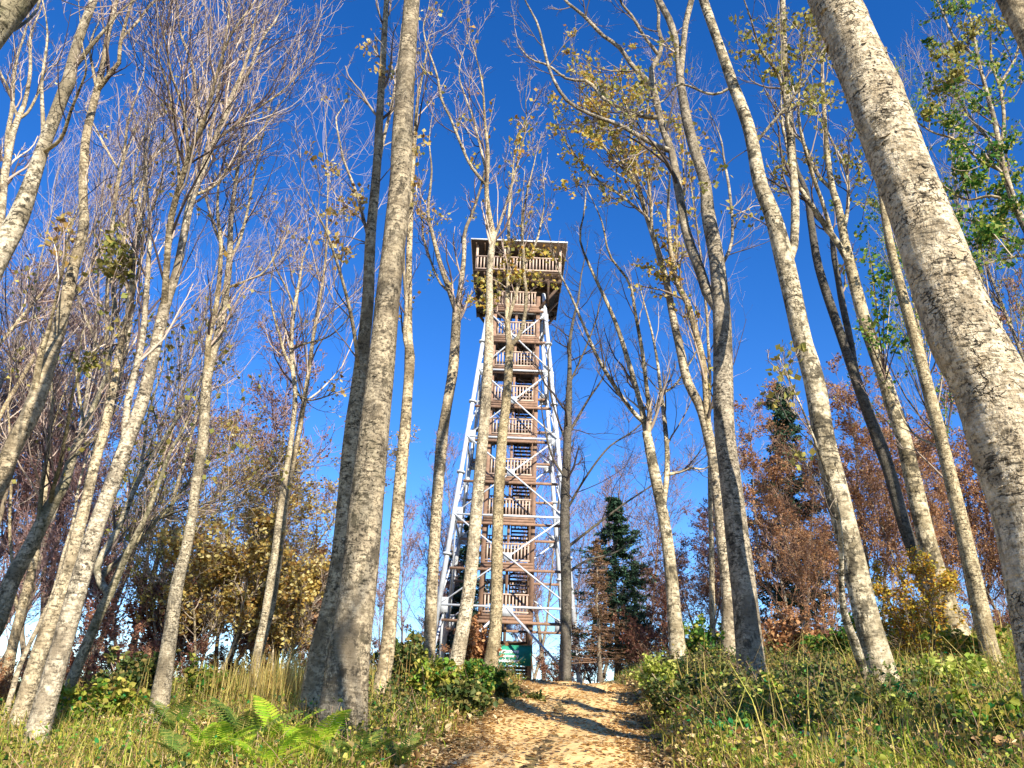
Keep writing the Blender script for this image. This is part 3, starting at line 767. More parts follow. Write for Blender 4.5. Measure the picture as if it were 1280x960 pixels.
TT('maple crown still full of green leaves beside the huge flaking trunk', 11.0,
   [(1345,420,12),(1315,340,11),(1290,300,10),(1268,255,9),(1256,215,8),(1250,190,7),(1243,150,6),(1232,110,5),(1222,70,4),(1215,30,3)],
   [[(1256,215,5),(1240,180,4.5),(1215,150,4),(1200,125,3),(1190,100,2.5)],[(1250,190,5),(1255,150,4.5),(1250,110,4),(1240,80,3),(1238,40,2.5)],[(1256,215,4),(1225,200,3.5),(1195,175,3),(1165,165,2.5)],[(1268,255,4.5),(1240,245,4),(1210,250,3),(1190,240,2.5)],[(1290,300,4),(1260,300,3.5),(1230,280,3),(1210,275,2.5)],[(1300,330,4),(1280,320,3.5),(1250,325,3)],[(1250,110,3.5),(1270,70,3),(1275,30,2.5)],[(1222,75,3),(1195,50,3),(1180,20,2.5)]],
   name='maple_tree', spm=3.4, leaf2=L_OLIVE, bark=BARK, twig=TWIG_GREY, b0=.5, n1=14, nl=9, seed=47, leaf=L_GREEN, nleaf=3000, patch=.95, L1=(.5,1.3), ang=(30,70), up=.05, lsize=(.055,.1), K=60,
   sprays=[(1190,95,20,50),(1170,110,18,40),(1200,60,20,45),(1175,70,18,40),(1220,230,22,60),(1250,240,22,60),(1200,210,20,50),(1270,220,20,50),(1215,270,18,45),(1230,300,16,36),(1200,180,18,40),(1260,180,16,36),(1240,290,18,40),(1265,310,14,26),(1210,40,20,40),(1240,25,18,30),(1185,150,20,40),(1265,255,18,40),(1230,200,20,44),(1190,270,16,34),(1165,140,16,30),(1250,270,18,40),(1205,305,14,24)])
# --- left side
TT('mossy trunk end hanging into the upper corner with one thin bare branch', 4.3,
   [(-90,150,54),(-55,92,52),(-20,38,50),(8,6,48),(35,-28,46),(62,-64,42)], [[(0,44,6),(14,37,5),(27,31,4.5),(38,22,4),(46,12,3.5),(52,-4,3)]],
   bark=BARK_MOSS, b0=.92, n1=4, nl=3, seed=51, K=60, sides=20)
TT('pale trunk with snapped side stubs leaning in from the edge under the mossy one', 8.2,
   [(-42,410,36),(-15,340,33),(8,300,29),(22,275,25),(38,232,20),(52,190,17),(67,150,16),(78,120,16),(85,105,17),(93,68,13),(105,30,11),(117,0,10),(128,-40,9)],
   [[(92,92,7),(100,75,7),(110,62,6),(120,50,5),(127,42,4)],[(62,200,6),(75,175,5),(85,150,4.5),(88,140,4),(100,110,3),(108,85,2.5)],[(53,172,7),(53,163,6.5),(54,158,6)]],
   bark=BARK_PATCHY, b0=.75, n1=9, nl=3, seed=53, K=60, L1=(.5,1.5), sides=16)
TT('gently curving pale stem with a broken slab stub, rising before the bare thicket', 9.0,
   [(-25,650,24),(2,600,22),(15,560,22),(40,515,23),(59,457,20),(78,395,16),(89,345,15),(97,315,13),(105,282,12),(104,251,11),(104,225,11),(107,175,10.5),(115,137,9.5),(122,110,9),(130,75,7.5),(136,37,6.5),(145,5,5.5),(150,-25,4.5)],
   [[(122,112,7),(132,100,6.5),(141,88,6),(149,78,5.5),(150,57,5),(158,25,4),(165,0,3.5),(172,-25,3)],[(151,60,4),(155,45,3.5),(172,27,3.5),(192,2,3)],[(44,500,10),(46,470,9),(52,440,8),(58,420,7),(62,408,5)],[(120,108,4.5),(116,85,4),(112,60,3)]],
   bark=BARK, b0=.8, n1=8, nl=5, seed=55, K=60, L1=(.5,1.4), sides=16, leaf=L_GOLD, sprays=[(60,290,14,20),(75,270,12,16)])
TT('thick sunlit trunk with a broad bare twiggy crown, foremost of the leaning clump', 9.0,
   [(38,960,30),(50,907,28),(68,840,26),(85,782,25),(100,728,24),(120,660,21),(140,607,20),(158,555,18),(175,511,17),(190,454,15),(206,382,14),(219,345,11),(229,298,10),(239,250,10),(252,215,9),(267,178,7.5),(283,140,6.5),(295,109,5.5),(311,90,4.5),(327,50,3.5)],
   [[(206,384,10),(208,340,9),(212,285,9),(218,255,8.5),(227,225,8),(239,187,7),(252,159,6),(262,130,5),(270,95,4)],
    [(156,560,11),(157,530,10),(159,507,10),(170,460,9),(178,423,8),(184,354,7),(187,298,5.5),(186,260,4)],
    [(252,160,5),(245,120,4.5),(240,80,4),(225,40,3)],[(252,215,5.5),(262,170,5),(272,120,4.5),(278,70,3.5),(285,30,3)],[(229,230,5),(222,190,4),(218,150,3.5),(210,110,3)],[(295,109,4.5),(310,70,4),(318,30,3)],[(239,187,4.5),(230,140,4),(215,95,3)],[(267,178,4.5),(290,160,4),(315,140,3),(345,120,2.5)],[(240,250,4.5),(270,230,4),(300,190,3),(325,165,2.5)]],
   bark=BARK, b0=.55, n1=22, nl=17, seed=57, K=60, L1=(.8,2.1), L2=.55, n2=5, n3=5, ang=(15,40), up=.3, sides=16, twig=TWIG_PALE)
TT('half-shadowed trunk leaning close behind the thick sunlit one', 10.2,
   [(12,940,24),(25,895,23),(48,820,21),(68,765,20),(82,725,18),(95,675,16),(107,630,14),(120,575,12),(130,540,12),(137,507,11),(150,435,10),(161,389,8),(169,314,6),(178,267,5),(182,230,4)],
   [[(150,435,6),(142,370,5.5),(138,320,5),(144,255,4),(150,220,3)],[(161,389,5),(175,330,4),(180,290,3),(195,250,2.5)]],
   bark=BARK, b0=.6, n1=14, nl=10, seed=60, L1=(.6,1.7), leaf=L_OLIVE, nleaf=60,
   sprays=[(140,300,16,44),(135,330,16,44),(150,320,14,36),(125,330,12,28),(145,345,14,32),(130,310,12,26),(95,455,14,26),(110,460,10,18)])
TT('dark forked trunk leaning away behind the thick sunlit one, low over the russet bushes', 11.2,
   [(72,905,16),(82,870,15),(92,845,14),(110,802,13),(127,762,12),(142,732,11),(150,712,10),(165,680,8),(185,640,6),(200,600,5),(215,560,4)],
   [[(112,735,10),(120,712,10),(140,675,9),(155,645,8),(170,607,7),(190,572,6),(212,537,5),(235,500,4)],[(108,740,9),(130,716,8),(150,700,8),(170,677,7),(197,650,6),(215,630,5),(230,610,4),(255,580,3)],[(170,610,4),(180,560,4),(185,520,3),(200,470,2.5)],[(197,650,3.5),(220,640,3),(255,630,2)]],
   bark=BARK_MOSS, b0=.6, n1=14, nl=14, seed=63, L1=(.7,1.9), leaf=L_OLIVE, nleaf=420, patch=.7, ang=(20,45), twig=TWIG_GREY)
TT('solitary straight mottled trunk standing alone in the sunlit grass', 10.9,
   [(190,922,27),(197,895,24),(207,832,21),(215,777,18),(222,727,17),(232,690,14),(240,645,13),(247,590,13),(254,547,14),(258,479,13),(264,447,12),(275,410,10),(283,360,9),(287,322,8),(288,288,7),(290,260,6),(295,225,5),(300,190,4)],
   [[(258,465,9),(261,422,8),(270,385,7),(275,338,6),(276,300,5),(272,270,4)],[(286,330,5),(300,300,4),(310,260,3.5),(318,220,3)],[(287,325,4),(270,290,4),(258,250,3)],[(283,360,4),(310,350,3),(330,340,2.5)]],
   bark=BARK_FINE, b0=.62, n1=16, nl=12, seed=66, L1=(.6,1.6), leaf=L_GOLD, nleaf=110, twig=TWIG_PALE)
TT('thin pale sapling trunk in front of the golden-leaved tree', 13.4,
   [(312,892,9),(314,870,11),(322,815,11),(331,771,10),(336,740,11),(344,690,10),(350,640,9),(357,595,8),(364,550,7),(369,497,6),(366,463,6),(364,430,5.5),(366,400,5),(369,379,4.5),(375,347,3.5),(378,325,2.5)],
   [[(367,470,4.5),(355,440,4),(350,420,3.5),(345,405,3)],[(366,440,3.5),(380,430,3),(400,425,2.5),(415,418,2)],[(369,382,3),(358,360,2.5),(345,335,2)],[(369,497,3),(385,500,2.5),(400,498,2)]],
   bark=BARK_FINE, b0=.55, n1=18, nl=7, seed=69, L1=(.5,1.3), ang=(25,55), leaf=L_GOLD, nleaf=70, sprays=[(420,480,8,8),(425,497,8,8)], twig=TWIG_PALE)
TT('many-forked mossy trunk leaning in from the edge over blue sky', 11.0,
   [(-18,812,22),(0,770,21),(15,725,21),(37,685,19),(57,645,18),(68,625,16),(80,607,14),(90,572,12),(107,532,9),(120,502,7),(132,470,5),(140,430,4)],
   [[(50,655,7),(52,612,6),(58,575,5.5),(60,562,5),(65,512,4.5),(64,470,3.5)],[(62,640,7),(66,612,6),(75,582,5.5),(80,555,5),(85,530,4.5),(90,495,3.5)],[(92,570,5),(105,560,4.5),(120,545,3.5)],[(107,532,4),(100,500,3.5),(95,460,3)]],
   bark=BARK_MOSS, b0=.5, n1=14, nl=12, seed=72, L1=(.6,1.7), leaf=L_OLIVE, nleaf=120)
TT('grey trunk dividing low down behind the leaning clump near the brown bush', 14.0,
   [(6,862,15),(10,837,14),(17,802,13),(27,762,12),(37,725,11),(45,690,9),(52,650,7),(58,600,5),(62,550,4)],
   [[(22,775,6),(19,750,5),(16,715,4.5),(12,660,4),(14,600,3.5),(12,540,3)]],
   bark=BARK, b0=.55, n1=12, nl=9, seed=75, L1=(.6,1.8), leaf=L_OLIVE, nleaf=60)
TT('thin crooked grey stem squeezed beside the leaning clump', 11.6,
   [(16,862,7),(22,840,6.5),(37,805,6),(47,785,6),(55,767,6),(67,740,5),(80,690,4),(92,650,3.5),(98,610,3.2),(107,577,3)],
   bark=BARK, b0=.6, n1=8, seed=77, L1=(.5,1.2), sides=8)
TT('slim white-barked tree at the edge below the mossy trunk end', 14.5,
   [(-22,420,14),(-10,330,12),(0,280,11),(5,225,10),(12,185,9),(17,162,8.5),(24,145,7),(32,125,5.5),(38,87,4.5),(37,50,3.5)],
   [[(2,200,7),(9,170,6),(15,137,5.5),(17,100,4.5),(22,70,3.5)],[(24,148,4),(10,110,3.5),(0,90,3)],[(20,155,4),(35,140,3.5),(48,115,3)]],
   bark=BARK, b0=.55, n1=16, nl=12, seed=79, L1=(.6,1.8), ang=(18,40))
TT('clump of thin white stems with brown leaves half way up, behind the curving stem', 13.5,
   [(92,700,13),(108,620,12),(120,565,11),(137,513,10),(145,490,9),(152,455,8),(160,420,7),(164,380,6),(168,330,5.5),(172,280,5),(176,235,4)],
   [[(136,515,7),(134,460,6.5),(134,420,6),(134,370,5.5),(137,314,5),(144,251,4.5),(147,225,4),(155,192,4),(160,150,3)],[(147,485,5),(125,440,4),(108,400,4),(95,365,3)],[(164,380,4.5),(155,330,4),(157,280,4),(165,240,3)],[(150,223,3),(135,190,3),(122,165,2.5)]],
   bark=BARK, b0=.45, n1=18, nl=14, seed=82, L1=(.6,1.8), ang=(18,40), leaf=L_GOLD, nleaf=130, patch=.4)

PROTO = {}
# unseen tree of the same wood, added to throw shadow over path and trunks
def shadow_tree():
    key = ('bare', 5, 20.0); PROTO[key] = proto_tree('bare', 140, 20.0)
    for i, (x, y, H, rz, tilt, wd) in enumerate([(3.35, -1.4, 21, .4, .02, 1.2)]):
        t = thing('tree', 'unseen bare tree behind the viewer, added for the shadow it throws', 'tree', (x, y, float(ground_z(x, y))))
        t.scale = (H / 20 * wd, H / 20 * wd, H / 20); t.rotation_euler = (tilt, tilt, rz)
        for nme, me, kd in PROTO[key]: obj(nme, me, t, kd)

# ------------------------------------------------------------------ trees further off (shared meshes)
def proto_tree(kind, seed, H=10.0):
    """meshes of one tree of height H at the origin"""
    r = np.random.default_rng(seed)
    G = H / 10.0; rs = G ** .75; ls = {3: .8, 10: 1.0, 20: 1.0}[int(H)]
    out = []
    if kind in ('fir', 'larch'):
        P = np.stack([np.zeros(12), np.zeros(12), np.linspace(0, H, 12)], 1); P[1:-1, :2] += r.normal(0, .03, (10, 2))
        R = np.linspace(.14, .012, 12) * rs
        out.append(('trunk', trunk_mesh('trunk', P, R, 9, BARK_FAR if kind == 'larch' else BARK_DARK, .04, 0, seed), None))
        n = 240
        z = H * np.sort(r.uniform(.12, .985, n)); az = r.uniform(0, 6.28, n)
        L = (H - z) * (.24 if kind == 'fir' else .22) * r.uniform(.55, 1.15, n) + .18 * G
        L = L * (1 + .35 * np.sin(2 * az + z * 1.1 / G) + .25 * np.sin(3 * az - z * 2.3 / G)) * np.where(r.random(n) < .12, .4, 1)
        d = np.stack([np.cos(az), np.sin(az), r.uniform(-.15, .3, n)], 1)
        t = np.linspace(0, 1, 5)
        B = np.zeros((n, 5, 3)); B[:, :, 2] = z[:, None]
        B += d[:, None] * (L[:, None] * t[None])[..., None]
        B[:, :, 2] -= (L[:, None] * .3 * t[None] ** 1.6) - L[:, None] * .22 * t[None] ** 3
        RB = np.linspace(.02, .005, 5)[None].repeat(n, 0)
        Q, RQ, _ = spawn(B, RB, 9, .15, 1, (25, 65), (.18, .34), .6, 3, -.05, .1, .004, lensc=np.maximum(L, .5), r=r)
        out.append(('crown', branches_mesh('crown', [(B, RB, 4), (Q, RQ, 3)], TWIG_DARK if kind == 'fir' else TWIG_RUST), 'stuff'))
        m = 30000 if kind == 'fir' else 6500
        C = along(Q, m, 0, r) + r.normal(0, .025, (m, 3))
        v, q = leaf_quads(C, r.uniform(.08, .2, m), r, flat=.3, fold=.1, aspect=.16 if kind == 'larch' else .2)
        out.append(('needles', mesh_np('needles', v, [q], L_FIR if kind == 'fir' else L_LARCH, False), 'stuff'))
        return out
    stems = {'bare': 1, 'purple': 1, 'beech': 3, 'gold': 4 if H < 15 else 2, 'bush': 6, 'gbush': 7}.get(kind, 1)
    spread = {'bare': .13, 'purple': .15, 'beech': .24, 'gold': .3 if H < 15 else .14, 'bush': .6, 'gbush': .5}.get(kind, .15)
    Ps, Rs = [], []
    K = 20
    for s in range(stems):
        p = np.array([r.normal(0, .06), r.normal(0, .06), -.15]); az = r.uniform(0, 6.28)
        d = norm(np.array([math.cos(az) * spread, math.sin(az) * spread, 1.0]))
        hh = H * (1 if s == 0 else r.uniform(.65, .95)); pts = [p]
        for k in range(K - 1):
            p = p + d * hh / (K - 1); pts.append(p)
            d = norm(d + np.array([r.normal(0, .05), r.normal(0, .05), .05]))
        Ps.append(np.array(pts)); Rs.append((.075 if stems < 3 else .065) * rs * (1 - np.linspace(0, .95, K) ** .9))
    P = np.array(Ps); R = np.maximum(np.array(Rs), .006)
    bark = {'bare': BARK, 'purple': BARK_FAR, 'beech': BARK_FAR, 'gold': BARK, 'bush': BARK_DARK, 'gbush': BARK_DARK}[kind]
    twig = {'bare': TWIG_PALE, 'purple': TWIG_PURPLE, 'beech': TWIG_RUST, 'gold': TWIG_GREY, 'bush': TWIG_RUST, 'gbush': TWIG_GREY}[kind]
    if stems == 1:
        out.append(('trunk', trunk_mesh('trunk', P[0], R[0], 9, bark, .04, 0, seed), None))
    else:
        v, q = tubes(P, R, 8); out.append(('trunk', mesh_np('trunk', v, [q], bark), None))
    lowstart = {'bare': .35, 'purple': .25, 'beech': .2, 'gold': .25, 'bush': .1, 'gbush': .12}[kind]
    n1 = {'bare': 34, 'purple': 40, 'beech': 24, 'gold': 24, 'bush': 12, 'gbush': 11}[kind]
    P1, R1, _ = spawn(P, R, n1, lowstart, .98, (22, 50) if kind != 'bush' else (30, 70), (1.6 * G * (.8 if H > 15 else 1), 3.4 * G * (.8 if H > 15 else 1)), .45, 7, .2 if kind != 'beech' else .14, .13, .008, r=r)
    R1 = np.minimum(R1, .04)
    tk = (1.7 if H < 15 else 2.4) if kind in ('purple', 'beech') else 1.0
    l1 = np.linalg.norm(P1[:, -1] - P1[:, 0], axis=1)
    P2, R2, i2 = spawn(P1, R1, 6, .15, .98, (20, 50), (.32, .65), .5, 5, .15, .15, .006 * tk, lensc=l1, r=r)
    l2 = np.linalg.norm(P2[:, -1] - P2[:, 0], axis=1)
    P3, R3, i3 = spawn(P2, R2, 7 if kind == 'beech' else 5, .1, .98, (20, 55), (.35, .7), .6, 4, .1, .15, .0045 * tk, lensc=l2, r=r)
    out.append(('crown', branches_mesh('crown', [(P1, R1, 4), (P2, R2, 3), (P3, R3, 3)], twig), 'stuff'))
    nl = {'bare': 0, 'purple': 1500, 'beech': 9500, 'gold': 9500 if H < 15 else 8000, 'bush': 5000, 'gbush': 5500}[kind]
    leaf = {'purple': L_PINK, 'beech': L_RUSSET, 'gold': L_GOLD, 'bush': L_MAROON, 'gbush': L_GOLDBUSH}.get(kind)
    if nl:
        keep = r.random(len(P1)) < (.8 if kind != 'gold' else .65)
        sel = np.where(keep[i2[i3]])[0]
        C = along(P3[sel], nl, .1, r) + r.normal(0, .04, (nl, 3))
        v, q = leaf_quads(C, r.uniform(.05, .105, nl) * ls, r, fold=.3, aspect=.4)
        out.append(('leaves', mesh_np('leaves', v, [q], leaf, False), 'stuff'))
    return out

def place(kind, px, top, D, label, group=None, name=None, cat='tree', var=0, wide=1.0, seed=None, swap=None):
    """a tree of the kind whose foot stands at distance D and whose top shows at pixel (px, top)"""
    tip, _ = unproject(px, top, D)
    x, y = float(tip[0]), float(tip[1])
    z = float(ground_z(x, y))
    H = max(.8, float(tip[2]) - z)
    hc = 3.0 if H < 4.5 else (10.0 if H < 14 else 20.0)
    key = (kind, var, hc)
    if key not in PROTO: PROTO[key] = proto_tree(kind, 100 + 7 * var + len(kind), hc)
    r = random.Random(int(px * 13 + top))
    nm = name or {'fir': 'fir_tree', 'larch': 'larch_tree', 'beech': 'beech_tree', 'bush': 'bush', 'gbush': 'bush'}.get(kind, 'tree')
    t = thing(nm, label, cat, (x, y, z), group)
    s = H / hc
    t.scale = (s * wide, s * wide, s)
    t.rotation_euler = (r.uniform(-.03, .03), r.uniform(-.03, .03), r.uniform(0, 6.28))
    for nme, me, kd in PROTO[key]:
        if swap and nme in swap:
            me = me.copy(); me.materials.clear(); me.materials.append(swap[nme])
        obj(nme, me, t, kd)
    return t

def trees_far():
    # behind the right bank: russet beeches round a fir
    g = 'russet beeches beyond the right bank'
    place('fir', 972, 478, 31, 'dark fir tip poking out above the russet beech crowns', var=1)
    place('beech', 962, 505, 25, 'russet beech in front of the dark fir tip', var=0, wide=1.15)
    place('beech', 1048, 488, 27, 'tall russet beech seen between the lichen-marked trunk and the dark leaning one', var=1, wide=1.2)
    place('beech', 1105, 520, 24, 'russet beech behind the split pale trunk', var=2, wide=1.1)
    place('beech', 1160, 505, 28, 'russet beech between the split trunk and the straight speckled trunk', var=0, wide=1.2)
    place('beech', 1215, 560, 26, 'russet beech just inside the edge of the huge flaking trunk', var=1, wide=1.1)
    place('beech', 1010, 620, 22, 'low russet beech with pale stems at the foot of the others', var=2, wide=1.2)
    place('beech', 868, 628, 29, 'rounded purplish beech between the fan-forked trunk and the slim bending trunk', var=1, wide=1.35, swap={'leaves': L_MAROON})
    place('beech', 905, 650, 33, 'purplish beech half hidden by the big double-stemmed beech', var=2, wide=1.2, swap={'leaves': L_MAROON})
    place('beech', 830, 690, 36, 'small purplish beech in the gap beyond the end of the path', var=0, wide=1.3, swap={'leaves': L_MAROON})
    place('fir', 768, 618, 33, 'tall dark green fir beyond the end of the path', var=0, wide=1.3)
    place('larch', 748, 672, 31, 'rusty brown larch in front of the dark green fir', var=0, wide=1.25)
    place('fir', 790, 700, 40, 'shorter fir beside the tall dark green one', var=1, wide=1.1)
    place('fir', 590, 640, 56, 'dark fir showing through the tower between its legs', var=1, wide=1.2)
    place('fir', 573, 690, 52, 'lower dark fir showing through the tower near its leg', var=0, wide=1.3)
    place('bush', 815, 735, 31, 'purple-brown thicket bush at the crest beside the path end', name='bush', cat='bush', wide=1.0)
    place('bush', 975, 740, 18, 'orange-brown bush behind the big double-stemmed beech', cat='bush', wide=1.0, swap={'leaves': L_RUSSET})
    place('bush', 740, 775, 37, 'low brown thicket bush behind the dark tower-side trunk', cat='bush', wide=1.2)
    place('gbush', 1138, 690, 12.6, 'golden-yellow sapling bush between the lichen-marked beech and the split trunk', cat='bush', wide=1.25)
    # purple bare woodland behind the tower
    k = 0
    for px, top, D, v in [(520, 640, 40, 0), (535, 690, 47, 1), (497, 700, 36, 1), (668, 520, 60, 0), (690, 470, 62, 1), (745, 560, 60, 1), (722, 600, 55, 0), (655, 700, 52, 1), (680, 720, 58, 0),
                          (700, 640, 66, 0), (640, 640, 64, 1), (610, 560, 66, 0), (560, 600, 60, 1), (800, 690, 50, 0), (780, 560, 64, 1), (712, 690, 50, 1), (545, 740, 55, 0)]:
        place('purple', px, top, D, 'bare purplish tree in the thin wood behind the tower', group='bare purplish trees behind the tower', var=v, wide=1.0 + .1 * (k % 3)); k += 1
    for px, top, D, v in [(930, 640, 40, 0), (990, 640, 38, 1), (1080, 640, 36, 0), (1130, 630, 36, 1), (1190, 640, 38, 0), (1240, 650, 34, 1), (860, 700, 44, 0)]:
        place('purple', px, top, D, 'bare purplish tree standing behind the russet beeches', group='bare purplish trees behind the russet beeches', var=v, wide=1.1)
    # left: golden trees, russet bushes
    place('gold', 335, 500, 21, 'golden-leaved tree behind the thin pale sapling', var=0, wide=1.25)
    place('gold', 268, 545, 19, 'olive-gold tree nearer the solitary mottled trunk', var=1, wide=1.2, swap={'leaves': L_OLIVE})
    place('gold', 392, 545, 25, 'pale pinkish-gold tree beside the dark shaded trunk', var=1, wide=1.0, swap={'leaves': L_RUSSET})
    place('gold', 300, 640, 17.5, 'low golden tree with a pale forked stem under the taller golden-leaved one', var=2, wide=1.25)
    place('gold', 375, 660, 19.5, 'bronze-yellow tree just in front of the rust-red young beech', var=0, wide=1.1)
    place('purple', 395, 470, 28, 'bare pinkish tree between golden tree and the stout beech', var=0, wide=1.2)
    place('beech', 345, 700, 22, 'rust-red young beech under the golden-leaved tree', var=0, wide=1.3, swap={'leaves': L_MAROON})
    place('beech', 408, 690, 23, 'rust-red young beech beside the dark shaded trunk', var=1, wide=1.2, swap={'leaves': L_RUSSET})
    place('beech', 238, 700, 20, 'dark russet young beech behind the solitary mottled trunk', var=2, wide=1.5, swap={'leaves': L_MAROON})
    place('bush', 135, 755, 14.5, 'dark russet bush filling the gap beside the solitary trunk', cat='bush', wide=1.4)
    place('bush', 180, 775, 15.5, 'rounded russet bush between the dark forked trunk and solitary trunk', cat='bush', wide=1.4, var=1)
    place('bush', 222, 790, 17.5, 'smaller russet bush right behind the solitary trunk', cat='bush', wide=1.4)
    place('bush', 15, 790, 13.5, 'orange-brown bush at the foot of the leaning clump', cat='bush', wide=1.2, swap={'leaves': L_RUSSET})
    place('bush', 60, 815, 15, 'dull brown bush behind the half-shadowed trunk', cat='bush', wide=1.3, var=1)
    place('purple', 175, 660, 17, 'small pink-leaved tree behind the dark forked trunk', var=1, wide=1.2, swap={'crown': TWIG_PALE})
    g = 'brown thicket bushes along the crest'
    for k, (px, top, D) in enumerate([(270, 790, 19), (310, 800, 20), (350, 805, 22), (395, 800, 23), (480, 790, 26), (512, 785, 28), (540, 790, 34), (695, 800, 44), (790, 790, 34), (870, 770, 27), (905, 775, 25), (945, 770, 23), (1015, 755, 20), (1055, 760, 19), (1100, 750, 21), (1160, 745, 22), (1215, 750, 19), (1260, 750, 17)]):
        place('bush', px, top, D, 'brown leafy thicket bush along the crest of the rise', group=g, cat='bush', wide=1.5, var=k % 2, swap={'leaves': L_RUSSET} if k % 3 == 0 else None)
    g = 'bare pale trees in the thicket behind the leaning clump'
    NEAR = ['beside the mossy trunk end', 'behind the snapped-stub trunk', 'crossed by the curving pale stem', 'rising over the white-stemmed clump', 'with its top under the broad twiggy crown', 'low between the snapped-stub trunk and the curving stem',
            'between the thick sunlit trunk and the solitary mottled trunk', 'at the very edge under the snapped-stub trunk', 'behind the brown-leaved white stems', 'just behind the fork of the thick sunlit trunk', 'filling the gap before the solitary trunk', 'low behind the curving stem at the edge', 'topping the solitary mottled trunk', 'standing out against blue sky past the solitary trunk']
    for i, (px, top, D, v, w) in enumerate([(40, 60, 17, 0, .8), (95, 120, 19, 1, .8), (120, 60, 18, 0, .75), (150, 180, 20, 2, .8), (200, 140, 19, 1, .8), (70, 260, 22, 0, .9), (250, 250, 21, 2, .85),
                                            (15, 330, 20, 1, 1.0), (110, 330, 24, 2, 1.0), (180, 380, 24, 0, 1.0), (215, 420, 22, 1, 1.0), (50, 420, 26, 2, 1.1), (305, 170, 20, 0, .75)]):
        place('bare', px, top, D, 'bare pale tree ' + NEAR[i], group='bare pale trees in the thicket', var=v, wide=w, swap={'trunk': BARK_FAR} if i % 2 else None)
    for px, top, D, v in [(70, 500, 24, 0), (20, 540, 22, 1), (130, 520, 23, 1), (230, 500, 26, 0), (290, 450, 30, 1), (180, 450, 25, 0), (100, 420, 27, 0), (30, 420, 26, 1), (160, 600, 20, 0), (45, 620, 19, 1), (215, 600, 21, 1)]:
        place('purple', px, top, D, 'thin purplish tree in the far thicket behind the leaning clump', group='thin purplish trees far behind the leaning clump', var=v, wide=1.5)
    # bare crowns high in the middle and on the right
    place('bare', 440, 70, 17, 'bare pale tree with a fine twig crown behind the stout beech', var=1, wide=.85)
    place('bare', 845, 120, 20, 'bare pale tree behind the double-stemmed beech', var=2, wide=.7)
    place('gold', 1075, 60, 17, 'green-leaved tree crown tucked beside the huge flaking trunk', var=1, wide=.65, swap={'leaves': L_GREEN})
    place('bare', 1105, 40, 19, 'bare tree crown just behind the huge flaking trunk', var=1, wide=.7)
    place('bare', 1240, 10, 16, 'bare grey twig crown over the green maple', var=0, wide=.7)
    place('gold', 1180, 30, 17, 'yellow-green tree crown over the green maple', var=0, wide=.75, swap={'leaves': L_OLIVE})
    place('beech', 1283, 380, 24, 'russet crown at the edge beyond the huge flaking trunk', var=0, wide=1.0)
trees_far()
shadow_tree()

